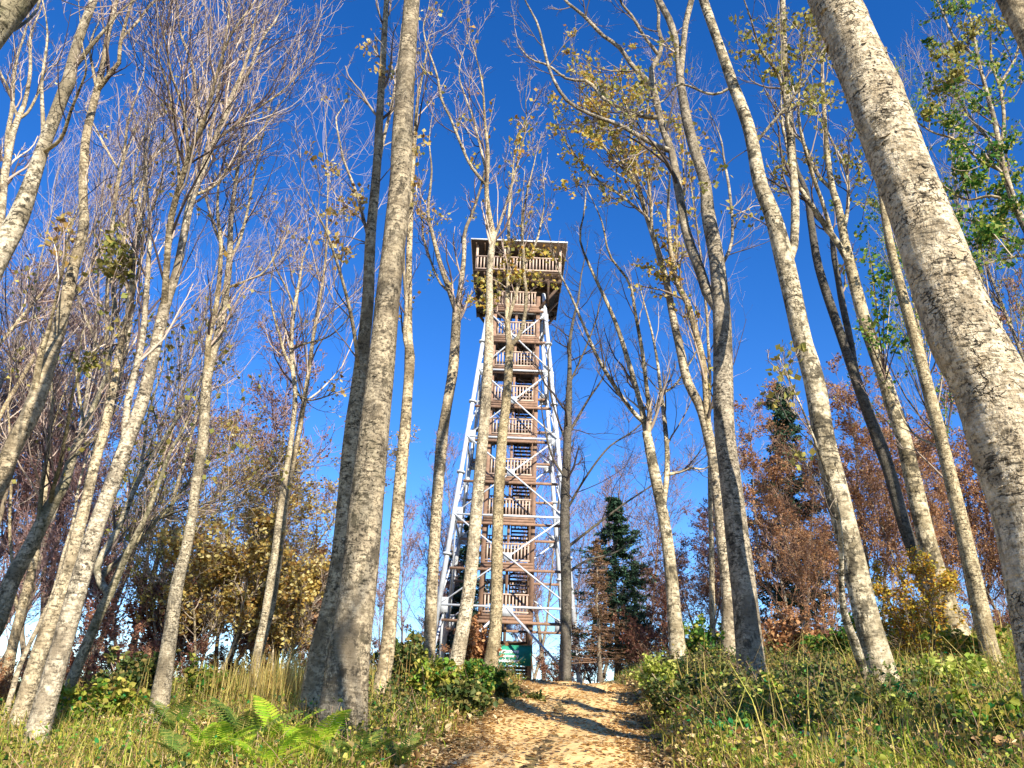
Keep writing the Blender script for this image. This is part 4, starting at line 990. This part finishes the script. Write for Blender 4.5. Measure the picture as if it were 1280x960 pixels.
# ------------------------------------------------------------------ the tower
def build_tower():
    steel = plain('white_steel', (0.49, 0.52, 0.555), .55, .25, 2.2, 0, .4)
    wood = plain('tower_timber', (0.25, 0.155, 0.105), .8, .35, 5, .3)
    wood_pale = plain('baluster_timber', (0.47, 0.35, 0.275), .8, .3, 4, .2)
    wood_dark = plain('dark_timber', (0.10, 0.065, 0.045), .85, .4, 4, .3)  # darker timber for decks, joists, stairs and roof
    roofm = plain('roof_edge', (0.72, 0.72, 0.74), .5, .1, 2)
    conc = plain('concrete', (0.36, 0.34, 0.31), .9, .3, 6, .4)
    c, _ = unproject(632, 759, 43.5)
    cx, cy = float(c[0]), 43.5
    gz = float(ground_z(cx, cy))
    root = thing('observation_tower', 'tall timber and white steel lookout tower at the end of the path', 'tower', (cx, cy, gz))
    Z = lambda rel: EYE + rel - gz          # heights measured from the eye
    lv = [Z(v) for v in (5.5, 10.3, 14.9, 19.3, 23.4)]
    z0, ztop = -.15, Z(24.9)
    def half(z):
        rel = z + gz - EYE
        return (6.8 - .18 * (rel - 5.5)) / 2
    def corner(sx, sy, z):
        h = half(z); return np.array([sx * h, sy * h, z])
    for sx in (-1, 1):
        for sy in (-1, 1):
            m = MB(); m.tube(corner(sx, sy, z0), corner(sx, sy, ztop), .145, .115, 14)
            leg = m.build('leg', steel, root, True)
            for zz in [l - 2.2 for l in lv] + [.25]:
                f = MB(); f.tube(corner(sx, sy, zz - .05), corner(sx, sy, zz + .05), .23, .23, 14); f.build('flange', steel, leg)
            for zz in lv:
                g = MB(); p = corner(sx, sy, zz)
                g.box(p + np.array([-sx * .22, 0, 0]), (.5, .03, .75)); g.box(p + np.array([0, -sy * .22, 0]), (.03, .5, .75))
                g.build('gusset_plate', steel, leg)
            ft = MB(); ft.box(corner(sx, sy, 0) + np.array([0, 0, .05]), (.9, .9, .4)); ft.build('footing', conc, root)
    faces = [((-1, -1), (1, -1)), ((-1, 1), (1, 1)), ((-1, -1), (-1, 1)), ((1, -1), (1, 1))]
    for a, b in faces:
        for zz in lv:
            m = MB(); m.tube(corner(*a, zz), corner(*b, zz), .06, .06, 10); m.build('horizontal_brace', steel, root, True)
        for lo, hi in zip(lv[:-1], lv[1:]):
            pa, pb, qa, qb = corner(*a, lo), corner(*b, lo), corner(*a, hi), corner(*b, hi)
            m = MB(); m.tube(pa, qb, .046, .046, 8); m.build('diagonal_brace', steel, root, True)
            off = norm(np.cross(pb - pa, np.array([0, 0, 1.0]))) * .12
            m = MB(); m.tube(pb + off, qa + off, .046, .046, 8); m.build('diagonal_brace', steel, root, True)
            h1, h2 = half(lo), half(hi); t = h1 / (h1 + h2); X = pa + (qb - pa) * t
            g = MB(); n = np.abs(norm(np.cross(pb - pa, np.array([0, 0, 1.0]))))
            sz = np.where(n > .5, .03, .42); sz[2] = .42
            g.box(X + off * .5, sz); g.build('gusset_plate', steel, root)
        # the lowest bay: an inverted V
        mid = (corner(*a, lv[0]) + corner(*b, lv[0])) / 2
        for e in (a, b):
            m = MB(); m.tube(mid, corner(*e, .2), .06, .06, 8); m.build('diagonal_brace', steel, root, True)
        g = MB(); n = np.abs(norm(np.cross(corner(*b, 0) - corner(*a, 0), np.array([0, 0, 1.0])))); sz = np.where(n > .5, .04, .7); sz[2] = .5
        g.box(mid - np.array([0, 0, .2]), sz); g.build('gusset_plate', steel, root)
    # timber stair core
    hx, hy = 1.33, 1.75
    posts = [(-hx, -hy), (0, -hy), (hx, -hy), (-hx, hy), (0, hy), (hx, hy)]
    for (x, y) in posts:
        m = MB(); w = .24 if x else .15
        m.box((x, y, Z(24.6) / 2), (w, w, Z(24.6))); m.build('timber_post', wood, root)
    floors = [Z(v) for v in (5.33, 8.02, 10.5, 12.85, 15.3, 17.4, 19.65, 21.7, 23.85)]
    bal = MB(); bal.box((0, 0, 0), (.085, .035, .86)); bal_me = bal.mesh('baluster', wood_pale)
    bal2 = MB(); bal2.box((0, 0, 0), (.035, .085, .86)); bal2_me = bal2.mesh('baluster', wood_pale)
    def railing(x0, y0, x1, y1, z, n, me, parent, join=False):
        m = MB(); a = np.array([x0, y0, 0.]); b = np.array([x1, y1, 0.])
        for hh, th in ((1.03, .07), (.12, .09)):
            m.bar(a + [0, 0, z + hh], b + [0, 0, z + hh], .09, th)
        rl = m.build('railing', wood_pale, parent)
        k = MB()
        for i in range(n):
            f = (i + .5) / n; p = a + (b - a) * f + np.array([0, 0, z + .575])
            if join: k.box(p, (.085, .035, .86) if me is bal_me else (.035, .085, .86))
            else:
                o = obj('baluster', me, rl); o.location = p
        if join:
            o = k.build('balusters', wood_pale, rl); o['kind'] = 'stuff'
        return rl
    for i, z in enumerate(floors):
        back = (i % 2 == 1)
        # front landing: deck, fascia boards, full-width beam out to the legs
        m = MB(); m.box((0, -hy + .62, z - .05), (2 * hx - .26, 1.5, .08)); ld = m.build('landing', wood_dark, root)
        for k in range(3):
            f = MB(); f.box((0, -hy - .17 + .004 * k, z - .06 - .15 * k), (2 * hx + .12, .05, .135)); f.build('fascia_board', wood, ld)
        for k in range(4):
            f = MB(); f.box((-hx + .3 + k * .7, -hy + .62, z - .2), (.08, 1.45, .2)); f.build('joist', wood_dark, ld)
        h = half(z)
        for sy in (-1, 1):
            fb = MB(); fb.bar((-h + .1, sy * (hy + .26), z - .42), (h - .1, sy * (hy + .26), z - .42), .12, .13); fb.build('floor_beam', wood, root)
        railing(-hx + .13, -hy - .06, hx - .13, -hy - .06, z, 13, bal_me, root)
        m = MB(); zb = z + 1.15
        if i < len(floors) - 1:
            zb = (z + floors[i + 1]) / 2
            m.box((0, hy - .62, zb - .05), (2 * hx - .26, 1.5, .08)); lb = m.build('landing', wood_dark, root)
            f = MB(); f.box((0, hy + .14, zb - .15), (2 * hx + .1, .05, .3)); f.build('fascia_board', wood, lb)
            railing(-hx + .13, hy + .06, hx - .13, hy + .06, zb, 13, bal_me, root, True)
        # flights: up to the back in one half, up to the front in the other
        runs = []
        if i < len(floors) - 1:
            runs = [(-.66, -hy + 1.3, z, hy - 1.3, zb), (.66, hy - 1.3, zb, -hy + 1.3, floors[i + 1])]
        if i == 0:
            runs += [(-.66, -hy + 1.3, 2.4, hy - 1.2, 3.7), (.66, hy - 1.2, 3.7, -hy + 1.3, z)]
        for (x, ya, za, yb, zb2) in runs:
            m = MB()
            for s in (-.5, .5):
                m.bar((x + s, ya, za - .1), (x + s, yb, zb2 - .1), .06, .26)
            fl = m.build('stair_flight', wood_dark, root)
            tr = MB()
            for k in range(7):
                f = (k + .5) / 7; tr.box((x, ya + (yb - ya) * f, za + (zb2 - za) * f), (.94, .26, .05))
            o = tr.build('stair_treads', wood_dark, fl); o['kind'] = 'stuff'
    # lowest landing behind the sign and closing boards underneath
    for k in range(6):
        m = MB(); m.box((.2, -hy - .02, .25 + k * .17), (2 * hx - .4, .05, .15)); m.build('plank', wood_dark, root)
    m = MB(); m.box((0, 0, 2.38), (2 * hx - .3, 2 * hy - .3, .09)); m.build('landing', wood_dark, root)
    # platform
    pz = Z(25.85); ph = 2.72
    pf = MB(); pf.box((0, 0, pz - .06), (2 * ph, 2 * ph, .06)); plat = pf.build('platform', wood_dark, root)
    for k in range(13):
        m = MB(); m.box((-ph + .2 + k * (2 * ph - .4) / 12, 0, pz - .2), (.1, 2 * ph - .1, .2)); m.build('joist', wood_dark, plat)
    for y in (-ph + .4, -1.2, 1.2, ph - .4):
        m = MB(); m.box((0, y, pz - .42), (2 * ph - .05, .2, .22)); m.build('floor_beam', wood_dark, plat)
    for sx in (-1, 1):
        for y in (-1.9, 0, 1.9):
            m = MB(); m.bar((sx * (hx + .1), y, pz - 2.1), (sx * (ph - .1), y, pz - .5), .14, .16); m.build('bracket', wood_dark, root)
    for sy in (-1, 1):
        for x in (-1.9, 1.9):
            m = MB(); m.bar((x, sy * (hy + .1), pz - 1.9), (x, sy * (ph - .1), pz - .5), .14, .16); m.build('bracket', wood_dark, root)
    for x0, y0, x1, y1, me, jn in ((-ph + .06, -ph + .06, ph - .06, -ph + .06, bal_me, False), (-ph + .06, ph - .06, ph - .06, ph - .06, bal_me, True),
                                   (-ph + .06, -ph + .2, -ph + .06, ph - .2, bal2_me, False), (ph - .06, -ph + .2, ph - .06, ph - .2, bal2_me, False)):
        railing(x0, y0, x1, y1, pz, 26, me, root, jn)
    for x in (-ph + .1, -.9, .9, ph - .1):
        for y in (-ph + .2, ph - .2):
            m = MB(); m.box((x, y, pz + 1.05), (.15, .15, 2.15)); m.build('roof_post', wood_pale, root)
    rz = pz + 2.0; rh = 3.0
    m = MB(); m.box((0, 0, rz), (2 * rh, 2 * rh, .1)); rf = m.build('roof', wood_dark, root)
    for k in range(11):
        q = MB(); q.box((-rh + .3 + k * (2 * rh - .6) / 10, 0, rz - .13), (.09, 2 * rh - .2, .16)); q.build('rafter', wood_dark, rf)
    m = MB()
    v = np.array([[-rh, -rh, 0], [rh, -rh, 0], [rh, rh, 0], [-rh, rh, 0], [0, 0, .75]]) * [1.01, 1.01, 1] + [0, 0, rz + .06]
    m.add(v, [[3, 2, 1, 0]], [[0, 1, 4], [1, 2, 4], [2, 3, 4], [3, 0, 4]]); m.build('roof_sheet', wood_dark, rf)
    for (x, y, sx, sy) in ((0, -rh - .03, 2 * rh + .1, .05), (0, rh + .03, 2 * rh + .1, .05), (-rh - .03, 0, .05, 2 * rh), (rh + .03, 0, .05, 2 * rh)):
        q = MB(); q.box((x, y, rz + .05), (sx, sy, .09)); q.build('roof_edge', roofm, rf)
    # dark boarded wind screens beside the top stair
    for sx in (-1, 1):
        for k in range(8):
            m = MB(); m.box((sx * (ph - .03), -ph + .65 + k * .62, pz - .25), (.05, .6, .5)); m.build('panel', wood_dark, root)
    # the green sign
    gm = plain('sign_green', (0.02, 0.25, 0.15), .5, .25, 2, 0, .4)
    gl = plain('sign_light_green', (0.02, 0.30, 0.16), .5, .1, 2, 0, .4)
    wm = plain('sign_white', (0.8, 0.82, 0.8), .6, .05, 2)
    sy = cy - hy - .30
    p, s = unproject(626, 818.5, sy)
    sg = thing('sign', 'green board with white lettering fixed across the foot of the tower', 'sign', (float(p[0]), sy, float(p[2])))
    W, Hh = 75 * float(s) / F, 23 * float(s) / F
    m = MB(); m.box((0, 0, 0), (W, .03, Hh)); m.build('board', gm, sg)
    m = MB()
    for z in (-Hh / 2, Hh / 2): m.box((0, -.004, z), (W + .04, .05, .035))
    for x in (-W / 2, W / 2): m.box((x, -.004, 0), (.035, .05, Hh - .04))
    m.build('frame', gm, sg)
    m = MB(); m.tube((W * .36, -.017, -Hh * .2), (W * .36, -.03, -Hh * .2), .16, .16, 24); m.build('emblem', gl, sg)
    for txt, x, z, size, al in (('Lasy Państwowe', W * .30, Hh * .12, .27, 'RIGHT'), ('zapraszamy', W * .30, -Hh * .10, .19, 'RIGHT'), ('na punkt widokowy', W * .31, -Hh * .36, .25, 'RIGHT')):
        cu = bpy.data.curves.new('lettering', 'FONT'); cu.body = txt; cu.size = size; cu.align_x = al; cu.extrude = .004; cu.offset = .006
        cu.materials.append(wm)
        tmp = bpy.data.objects.new('lettering_curve', cu); me = bpy.data.meshes.new_from_object(tmp); bpy.data.objects.remove(tmp)
        o = obj('lettering', me, sg)
        o.location = (x, -.024, z); o.rotation_euler = (math.pi / 2, 0, 0)
build_tower()

# ------------------------------------------------------------------ undergrowth
def on_path(x, y, m=0.0):
    return np.abs(x - path_x(y)) < 1.2 + m

def scatter(n, x0, x1, y0, y1, r, bias=1.6):
    y = y0 + (y1 - y0) * r.random(n) ** bias
    x = r.uniform(x0, x1, n) * (.45 + .55 * (y - 2) / max(1, (y1 - 2)))
    return x, y

def blades(x, y, h, w, r, lean=.35, curl=.5):
    n = len(x); z = ground_z(x, y)
    B = np.stack([x, y, z - .02], 1)
    az = r.uniform(0, 6.28, n); d = np.stack([np.cos(az), np.sin(az), np.zeros(n)], 1)
    s = np.stack([-np.sin(az + r.normal(0, .8, n)), np.cos(az), np.zeros(n)], 1); s = norm(s)
    le = (np.abs(r.normal(0, lean, n)))[:, None]; h = h[:, None]; w = w[:, None]
    up = np.array([0, 0, 1.0])
    p1 = B + (up * .45 + d * le * .3) * h; p2 = B + (up * .8 + d * le * .8) * h; p3 = B + (up * (1 - curl * le * .5) + d * le * (1.2 + curl)) * h
    v = np.stack([B - s * w, B + s * w, p1 - s * w * .8, p1 + s * w * .8, p2 - s * w * .5, p2 + s * w * .5, p3], 1).reshape(-1, 3)
    o = (np.arange(n) * 7)[:, None]
    q = np.concatenate([o + [0, 1, 3, 2], o + [2, 3, 5, 4]]); t = o + [4, 5, 6]
    return v, q, t

def patchy(x, y, f=1.0, ph=0):
    return np.sin(1.1 * f * x + .6 * f * y + ph) * np.sin(.8 * f * y - .5 * f * x + 2 * ph) + .5 * np.sin(2.7 * f * x + ph * 3) * np.sin(2.2 * f * y)

def build_undergrowth():
    r = np.random.default_rng(5)
    # grass
    for nm, mat, n, hr, wr, ph, thr in (('dry_grass', L_STRAW, 66000, (.15, .5), (.002, .0045), .3, -.35), ('green_grass', L_GRASS, 60000, (.15, .45), (.0035, .007), 2.1, -.3)):
        x, y = scatter(n, -13, 14, 4.5, 26, r, 1.5)
        k = (~on_path(x, y, r.normal(.05, .12, n))) & (patchy(x, y, 1, ph) > thr + r.normal(0, .3, n))
        x, y = x[k], y[k]; m = len(x)
        h = r.uniform(*hr, m) * (1 - .45 * np.exp(-(np.abs(x - path_x(y)) - 1.2) / .5)); w = r.uniform(*wr, m) * (1 + y * .03)
        v, q, t = blades(x, y, h, w, r, .55, .8)
        obj(nm, mesh_np(nm, v, [q, t], mat, False), kind='stuff')
    # a tall straw-coloured stand between the sapling and the dark trunk
    cen, _ = unproject(360, 890, 12.6)
    n = 1300
    x = cen[0] + r.normal(0, .65, n); y = 12.6 + r.normal(0, .6, n)
    v, q, t = blades(x, y, r.uniform(.4, 1.0, n), r.uniform(.004, .008, n), r, .16, .4)
    obj('tall_dry_grass', mesh_np('tall_dry_grass', v, [q, t], L_STRAW, False), kind='stuff')
    # bent stalks on the right bank
    n = 300
    x, y = scatter(n, 2.2, 9, 6.5, 14, r, 1.3); k = ~on_path(x, y, .4); x, y = x[k], y[k]; n = len(x)
    v, q, t = blades(x, y, r.uniform(.45, 1.1, n), r.uniform(.003, .006, n), r, .6, .9)
    obj('grass_stalks', mesh_np('grass_stalks', v, [q, t], L_STRAW, False), kind='stuff')
    # herbs and brambles: little stems carrying leaves
    for nm, mat, n, hr, nl, ls, ph, thr in (('undergrowth', L_HERB, 7600, (.15, .5), 18, (.02, .055), 1.0, -.7), ('brambles', L_HERBDARK, 3000, (.25, .6), 18, (.025, .065), 3.3, -.1)):
        x, y = scatter(n, -13, 14, 5, 25, r, 1.35)
        if nm == 'brambles':
            x2 = path_x(y) + np.where(r.random(n) < .7, 1.9 + np.abs(r.normal(0, .9, n)), -1.7 - np.abs(r.normal(0, .5, n)))
            sel = r.random(n) < .8; x = np.where(sel, x2, x); y = np.where(sel, r.uniform(8, 17.5, n), y)
        k = (~on_path(x, y, r.normal(.28, .12, n))) & ((patchy(x, y, .8, ph) > thr + r.normal(0, .35, n)))
        x, y = x[k], y[k]; m = len(x)
        B = np.stack([x, y, ground_z(x, y) - .02], 1); hh = r.uniform(*hr, m)
        d = norm(np.stack([r.normal(0, .45, m), r.normal(0, .45, m), np.ones(m)], 1))
        tt = np.linspace(0, 1, 5)
        P = B[:, None] + d[:, None] * (hh[:, None] * tt)[..., None]; P[:, :, :2] += (r.normal(0, .12, (m, 1, 2)) * tt[None, :, None] ** 2)
        v1, q1 = tubes(P, np.linspace(.005, .002, 5)[None].repeat(m, 0), 3)
        C = along(P, m * nl, .25, r) + r.normal(0, .05, (m * nl, 3))
        v2, q2 = leaf_quads(C, r.uniform(*ls, len(C)), r, flat=.35, fold=.3, six=True, aspect=.4)
        vv = np.concatenate([v1, v2]); qq = np.concatenate([q1, q2 + len(v1)])
        mi = np.concatenate([np.zeros(len(q1), int), np.ones(len(q2), int)])
        obj(nm, mesh_np(nm, vv, [qq], [TWIG_RUST, mat], False, mi), kind='stuff')
    # fallen leaves on the path and under the trees
    n = 15000
    y = 5.5 + 16 * r.random(n) ** 1.5; x = path_x(y) + np.where(r.random(n) < .3, r.uniform(-1.1, 1.1, n), np.sign(r.normal(size=n)) * np.abs(r.normal(1.15, .3, n)))
    C = np.stack([x, y, ground_z(x, y) + .035 + .015 * r.random(n)], 1)
    v, q = leaf_quads(C, r.uniform(.04, .09, n), r, flat=.93, fold=.22, six=True, aspect=.4)
    obj('fallen_leaves', mesh_np('fallen_leaves', v, [q], L_LITTER, False), kind='stuff')
    n = 22000
    x, y = scatter(n, -13, 14, 5, 24, r, 1.4); k = ~on_path(x, y); x, y = x[k], y[k]; n = len(x)
    C = np.stack([x, y, ground_z(x, y) + .05 + .1 * r.random(n)], 1)
    v, q = leaf_quads(C, r.uniform(.05, .11, n), r, flat=.6, fold=.35, six=True, aspect=.42)
    obj('fallen_leaves', mesh_np('fallen_leaves', v, [q], L_LITTER, False), kind='stuff')

def shrub(label, px, py, D, h, w, leaf, nl=1600, ls=(.05, .1), seed=0, stems=14, twig=TWIG_GREY, name='shrub'):
    """a leafy bush whose foot is seen at the pixel"""
    r = np.random.default_rng(seed + int(px))
    p, _ = unproject(px, py, D)
    x, y = float(p[0]), D; z = float(ground_z(x, y))
    t = thing(name, label, 'bush', (x, y, z - .03))
    K = 7
    B = np.zeros((stems, K, 3)); B[:, 0, :2] = r.normal(0, .08, (stems, 2))
    az = r.uniform(0, 6.28, stems); sp = r.uniform(.1, 1.0, stems) * w / h
    d = norm(np.stack([np.cos(az) * sp, np.sin(az) * sp, np.ones(stems)], 1)); L = h * r.uniform(.7, 1.15, stems)
    for k in range(1, K):
        B[:, k] = B[:, k - 1] + d * (L / (K - 1))[:, None]; d = norm(d + r.normal(0, .13, (stems, 3)) + [0, 0, -.02])
    R = np.linspace(.011, .004, K)[None].repeat(stems, 0)
    Q, RQ, _ = spawn(B, R, 6, .2, 1, (25, 65), (h * .2, h * .42), .6, 5, .08, .15, .003, r=r)
    obj('stems', branches_mesh('stems', [(B, R, 5), (Q, RQ, 3)], twig), t, 'stuff')
    C = np.concatenate([along(Q, nl, .1, r), along(B, nl // 4, .4, r)]); C = C + r.normal(0, .03, C.shape)
    v, q = leaf_quads(C, r.uniform(*ls, len(C)), r, flat=.3, fold=.3, six=True, aspect=.42)
    obj('leaves', mesh_np('leaves', v, [q], leaf, False), t, 'stuff')
    return t

def fern_frond(L, r, mat):
    """one arching frond along +x, with tapering rows of pinnae"""
    K = 22; t = np.linspace(0, 1, K)
    P = np.stack([L * t * .85, np.zeros(K), L * (.75 * t - .55 * t ** 2)], 1)
    v1, q1 = tubes(P[None], np.linspace(.006, .0015, K)[None], 4)
    vs, qs, n = [v1], [q1], len(v1)
    for k in range(3, K):
        T = norm(P[k] - P[k - 1])
        ln = L * .21 * math.sin(math.pi * min(1, (t[k] - .05)) ** .75) + .01
        for s in (-1, 1):
            d = norm(np.array([.45 * T[0], s, .45 * T[2] - .12])); w = L * .0175
            a = P[k]; m1 = a + d * ln * .35; m2 = a + d * ln * .75 + np.array([0, 0, -.02 * ln]); e = a + d * ln + np.array([0, 0, -.1 * ln])
            vv = np.array([a - T * w * .6, a + T * w * .6, m1 - T * w, m1 + T * w, m2 - T * w * .6, m2 + T * w * .6, e])
            vs.append(vv); qs.append(np.array([[0, 1, 3, 2], [2, 3, 5, 4], [4, 5, 6, 6]]) + n); n += 7
    V = np.concatenate(vs); Q = np.concatenate(qs)
    tri = Q[:, 2] == Q[:, 3]
    return mesh_np('frond', V, [Q[~tri], Q[tri][:, :3]], mat, False)

def build_plants():
    r = np.random.default_rng(8)
    fronds = {}
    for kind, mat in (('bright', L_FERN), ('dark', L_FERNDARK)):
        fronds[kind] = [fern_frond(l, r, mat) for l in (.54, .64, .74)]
    def fern(px, py, D, kind, label, n=8, s=1.0):
        p, _ = unproject(px, py, D); x = float(p[0]); z = float(ground_z(x, D))
        t = thing('fern', label, 'fern', (x, D, z + .02), 'ferns in the near grass')
        a0 = r.uniform(0, 6.28)
        for k in range(n):
            o = obj('frond', fronds[kind][k % 3], t)
            o.rotation_euler = (r.normal(0, .15), r.uniform(-.8, -.3), a0 + k * 6.28 / n + r.normal(0, .2)); o.scale = (s * r.uniform(.8, 1.15),) * 3
        return t
    fern(262, 977, 7.6, 'bright', 'bright yellow-green fern lowest of those beside the solitary trunk', 8, 1.0)
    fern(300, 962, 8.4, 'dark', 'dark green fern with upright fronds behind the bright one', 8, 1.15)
    fern(345, 957, 8.6, 'bright', 'bright green fern in front of the straw-coloured grass', 7, 1.0)
    fern(385, 972, 7.8, 'bright', 'yellow-green fern tight against the foot of the stout beech', 7, .95)
    fern(330, 980, 7.3, 'bright', 'vivid green fern nearest the camera between two others', 8, .85)
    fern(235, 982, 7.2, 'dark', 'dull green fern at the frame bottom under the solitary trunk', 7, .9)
    fern(445, 972, 7.7, 'dark', 'dark fern in front of the stout beech foot', 8, .85)
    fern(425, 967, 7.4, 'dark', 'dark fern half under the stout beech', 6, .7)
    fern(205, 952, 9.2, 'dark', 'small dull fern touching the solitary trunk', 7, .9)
    fern(495, 967, 8.0, 'dark', 'dull green fern between the stout beech and the path', 6, .7)
    # bushes
    S = shrub
    S('green bush with a few yellow leaves left of the path crest', 640, 866, 13.8, .3, .6, L_HERBDARK, 1900, seed=1)
    S('leafy green bush at the foot of the trunk before the sign', 595, 882, 13.0, .5, .5, L_GREEN, 1500, seed=2)
    S('brown and orange leafy bush between the leaning trunk and the sign', 588, 850, 15.0, 1.1, .45, L_RUSSET, 1500, seed=3)
    S('rough olive bush where the path bends past the leaning trunk', 540, 895, 11.5, .7, .6, L_HERB, 1700, seed=4)
    S('dark green bush under the knobbly trunk', 510, 880, 13.0, .85, .7, L_HERBDARK, 1700, seed=5)
    S('low green bush spilling onto the path below the leaning trunk', 575, 905, 11.2, .55, .5, L_HERBDARK, 1300, seed=6)
    S('pale flowering weeds at the foot of the fan-forked trunk', 835, 860, 13.2, .6, .7, L_HERBPALE, 1500, (.04, .08), seed=7)
    S('dark bramble mound leaning over the right edge of the path', 850, 905, 10.8, .6, .8, L_HERBDARK, 2600, (.03, .07), seed=8)
    S('olive bramble mound in front of the big double-stemmed beech', 905, 895, 11.2, .45, .8, L_HERB, 2200, (.03, .07), seed=9)
    S('bramble mound between the double-stemmed beech and the lichen-marked beech', 1000, 880, 11.0, .45, .9, L_HERBPALE, 2000, (.04, .08), seed=10)
    S('round dark green shrub behind the weeds, beside the slim bending trunk', 880, 815, 15.5, .9, .5, L_GREEN, 1200, seed=11)
    S('dark green shrub behind the lichen-marked beech', 1055, 815, 13.5, .8, .7, L_GREEN, 1600, seed=12)
    S('dark green shrub behind the golden sapling', 1150, 810, 14.5, .9, .9, L_GREEN, 1800, seed=13)
    S('olive shrub at the foot of the straight speckled trunk', 1225, 850, 11.8, .7, .8, L_HERB, 1800, seed=14)
    S('red-brown shrub between the double-stemmed beech and the lichen-marked beech', 985, 825, 15.0, 1.0, .8, L_RUSSET, 1700, seed=15)
    S('broad emerald-leaved weeds in the grass under the straight speckled trunk', 1140, 925, 8.8, .35, .8, L_EMERALD, 420, (.07, .12), seed=23)
    S('small emerald-leaved weeds in front of the bramble mounds', 930, 935, 8.4, .3, .6, L_EMERALD, 260, (.06, .1), seed=24)
    S('yellowing weeds in the grass nearest the big double-stemmed beech', 940, 915, 9.6, .4, .9, L_HERBPALE, 1700, seed=26)
    S('fresh green weeds in front of the thin dark twin stem', 1050, 905, 9.0, .35, .8, L_GREEN, 1000, (.04, .08), seed=27)
    S('yellowing weeds below the golden sapling', 1190, 905, 9.6, .5, .9, L_HERBPALE, 1700, seed=16)
    S('broad-leaved weeds at the lower corner under the huge trunk', 1240, 945, 7.6, .4, .7, L_HERB, 1500, (.06, .12), seed=17)
    S('yellow-green weeds at the foot of the lichen-marked beech', 1080, 935, 8.6, .4, .9, L_HERBPALE, 1700, seed=18)
    S('green weeds in the grass between path and lichen-marked beech', 980, 940, 8.8, .45, .9, L_HERB, 1700, seed=19)
    S('straggly olive bush behind the thick sunlit trunk', 130, 905, 11.0, .6, .8, L_HERB, 1500, seed=20)
    S('dark green bush beside the solitary mottled trunk', 160, 895, 12.2, .8, .7, L_HERBDARK, 1500, seed=21)
    S('dry olive bush behind the ferns', 260, 890, 13.0, .6, 1.0, L_HERB, 1800, seed=22)
build_undergrowth()
build_plants()
print('script seconds', round(time.time() - T0, 1))
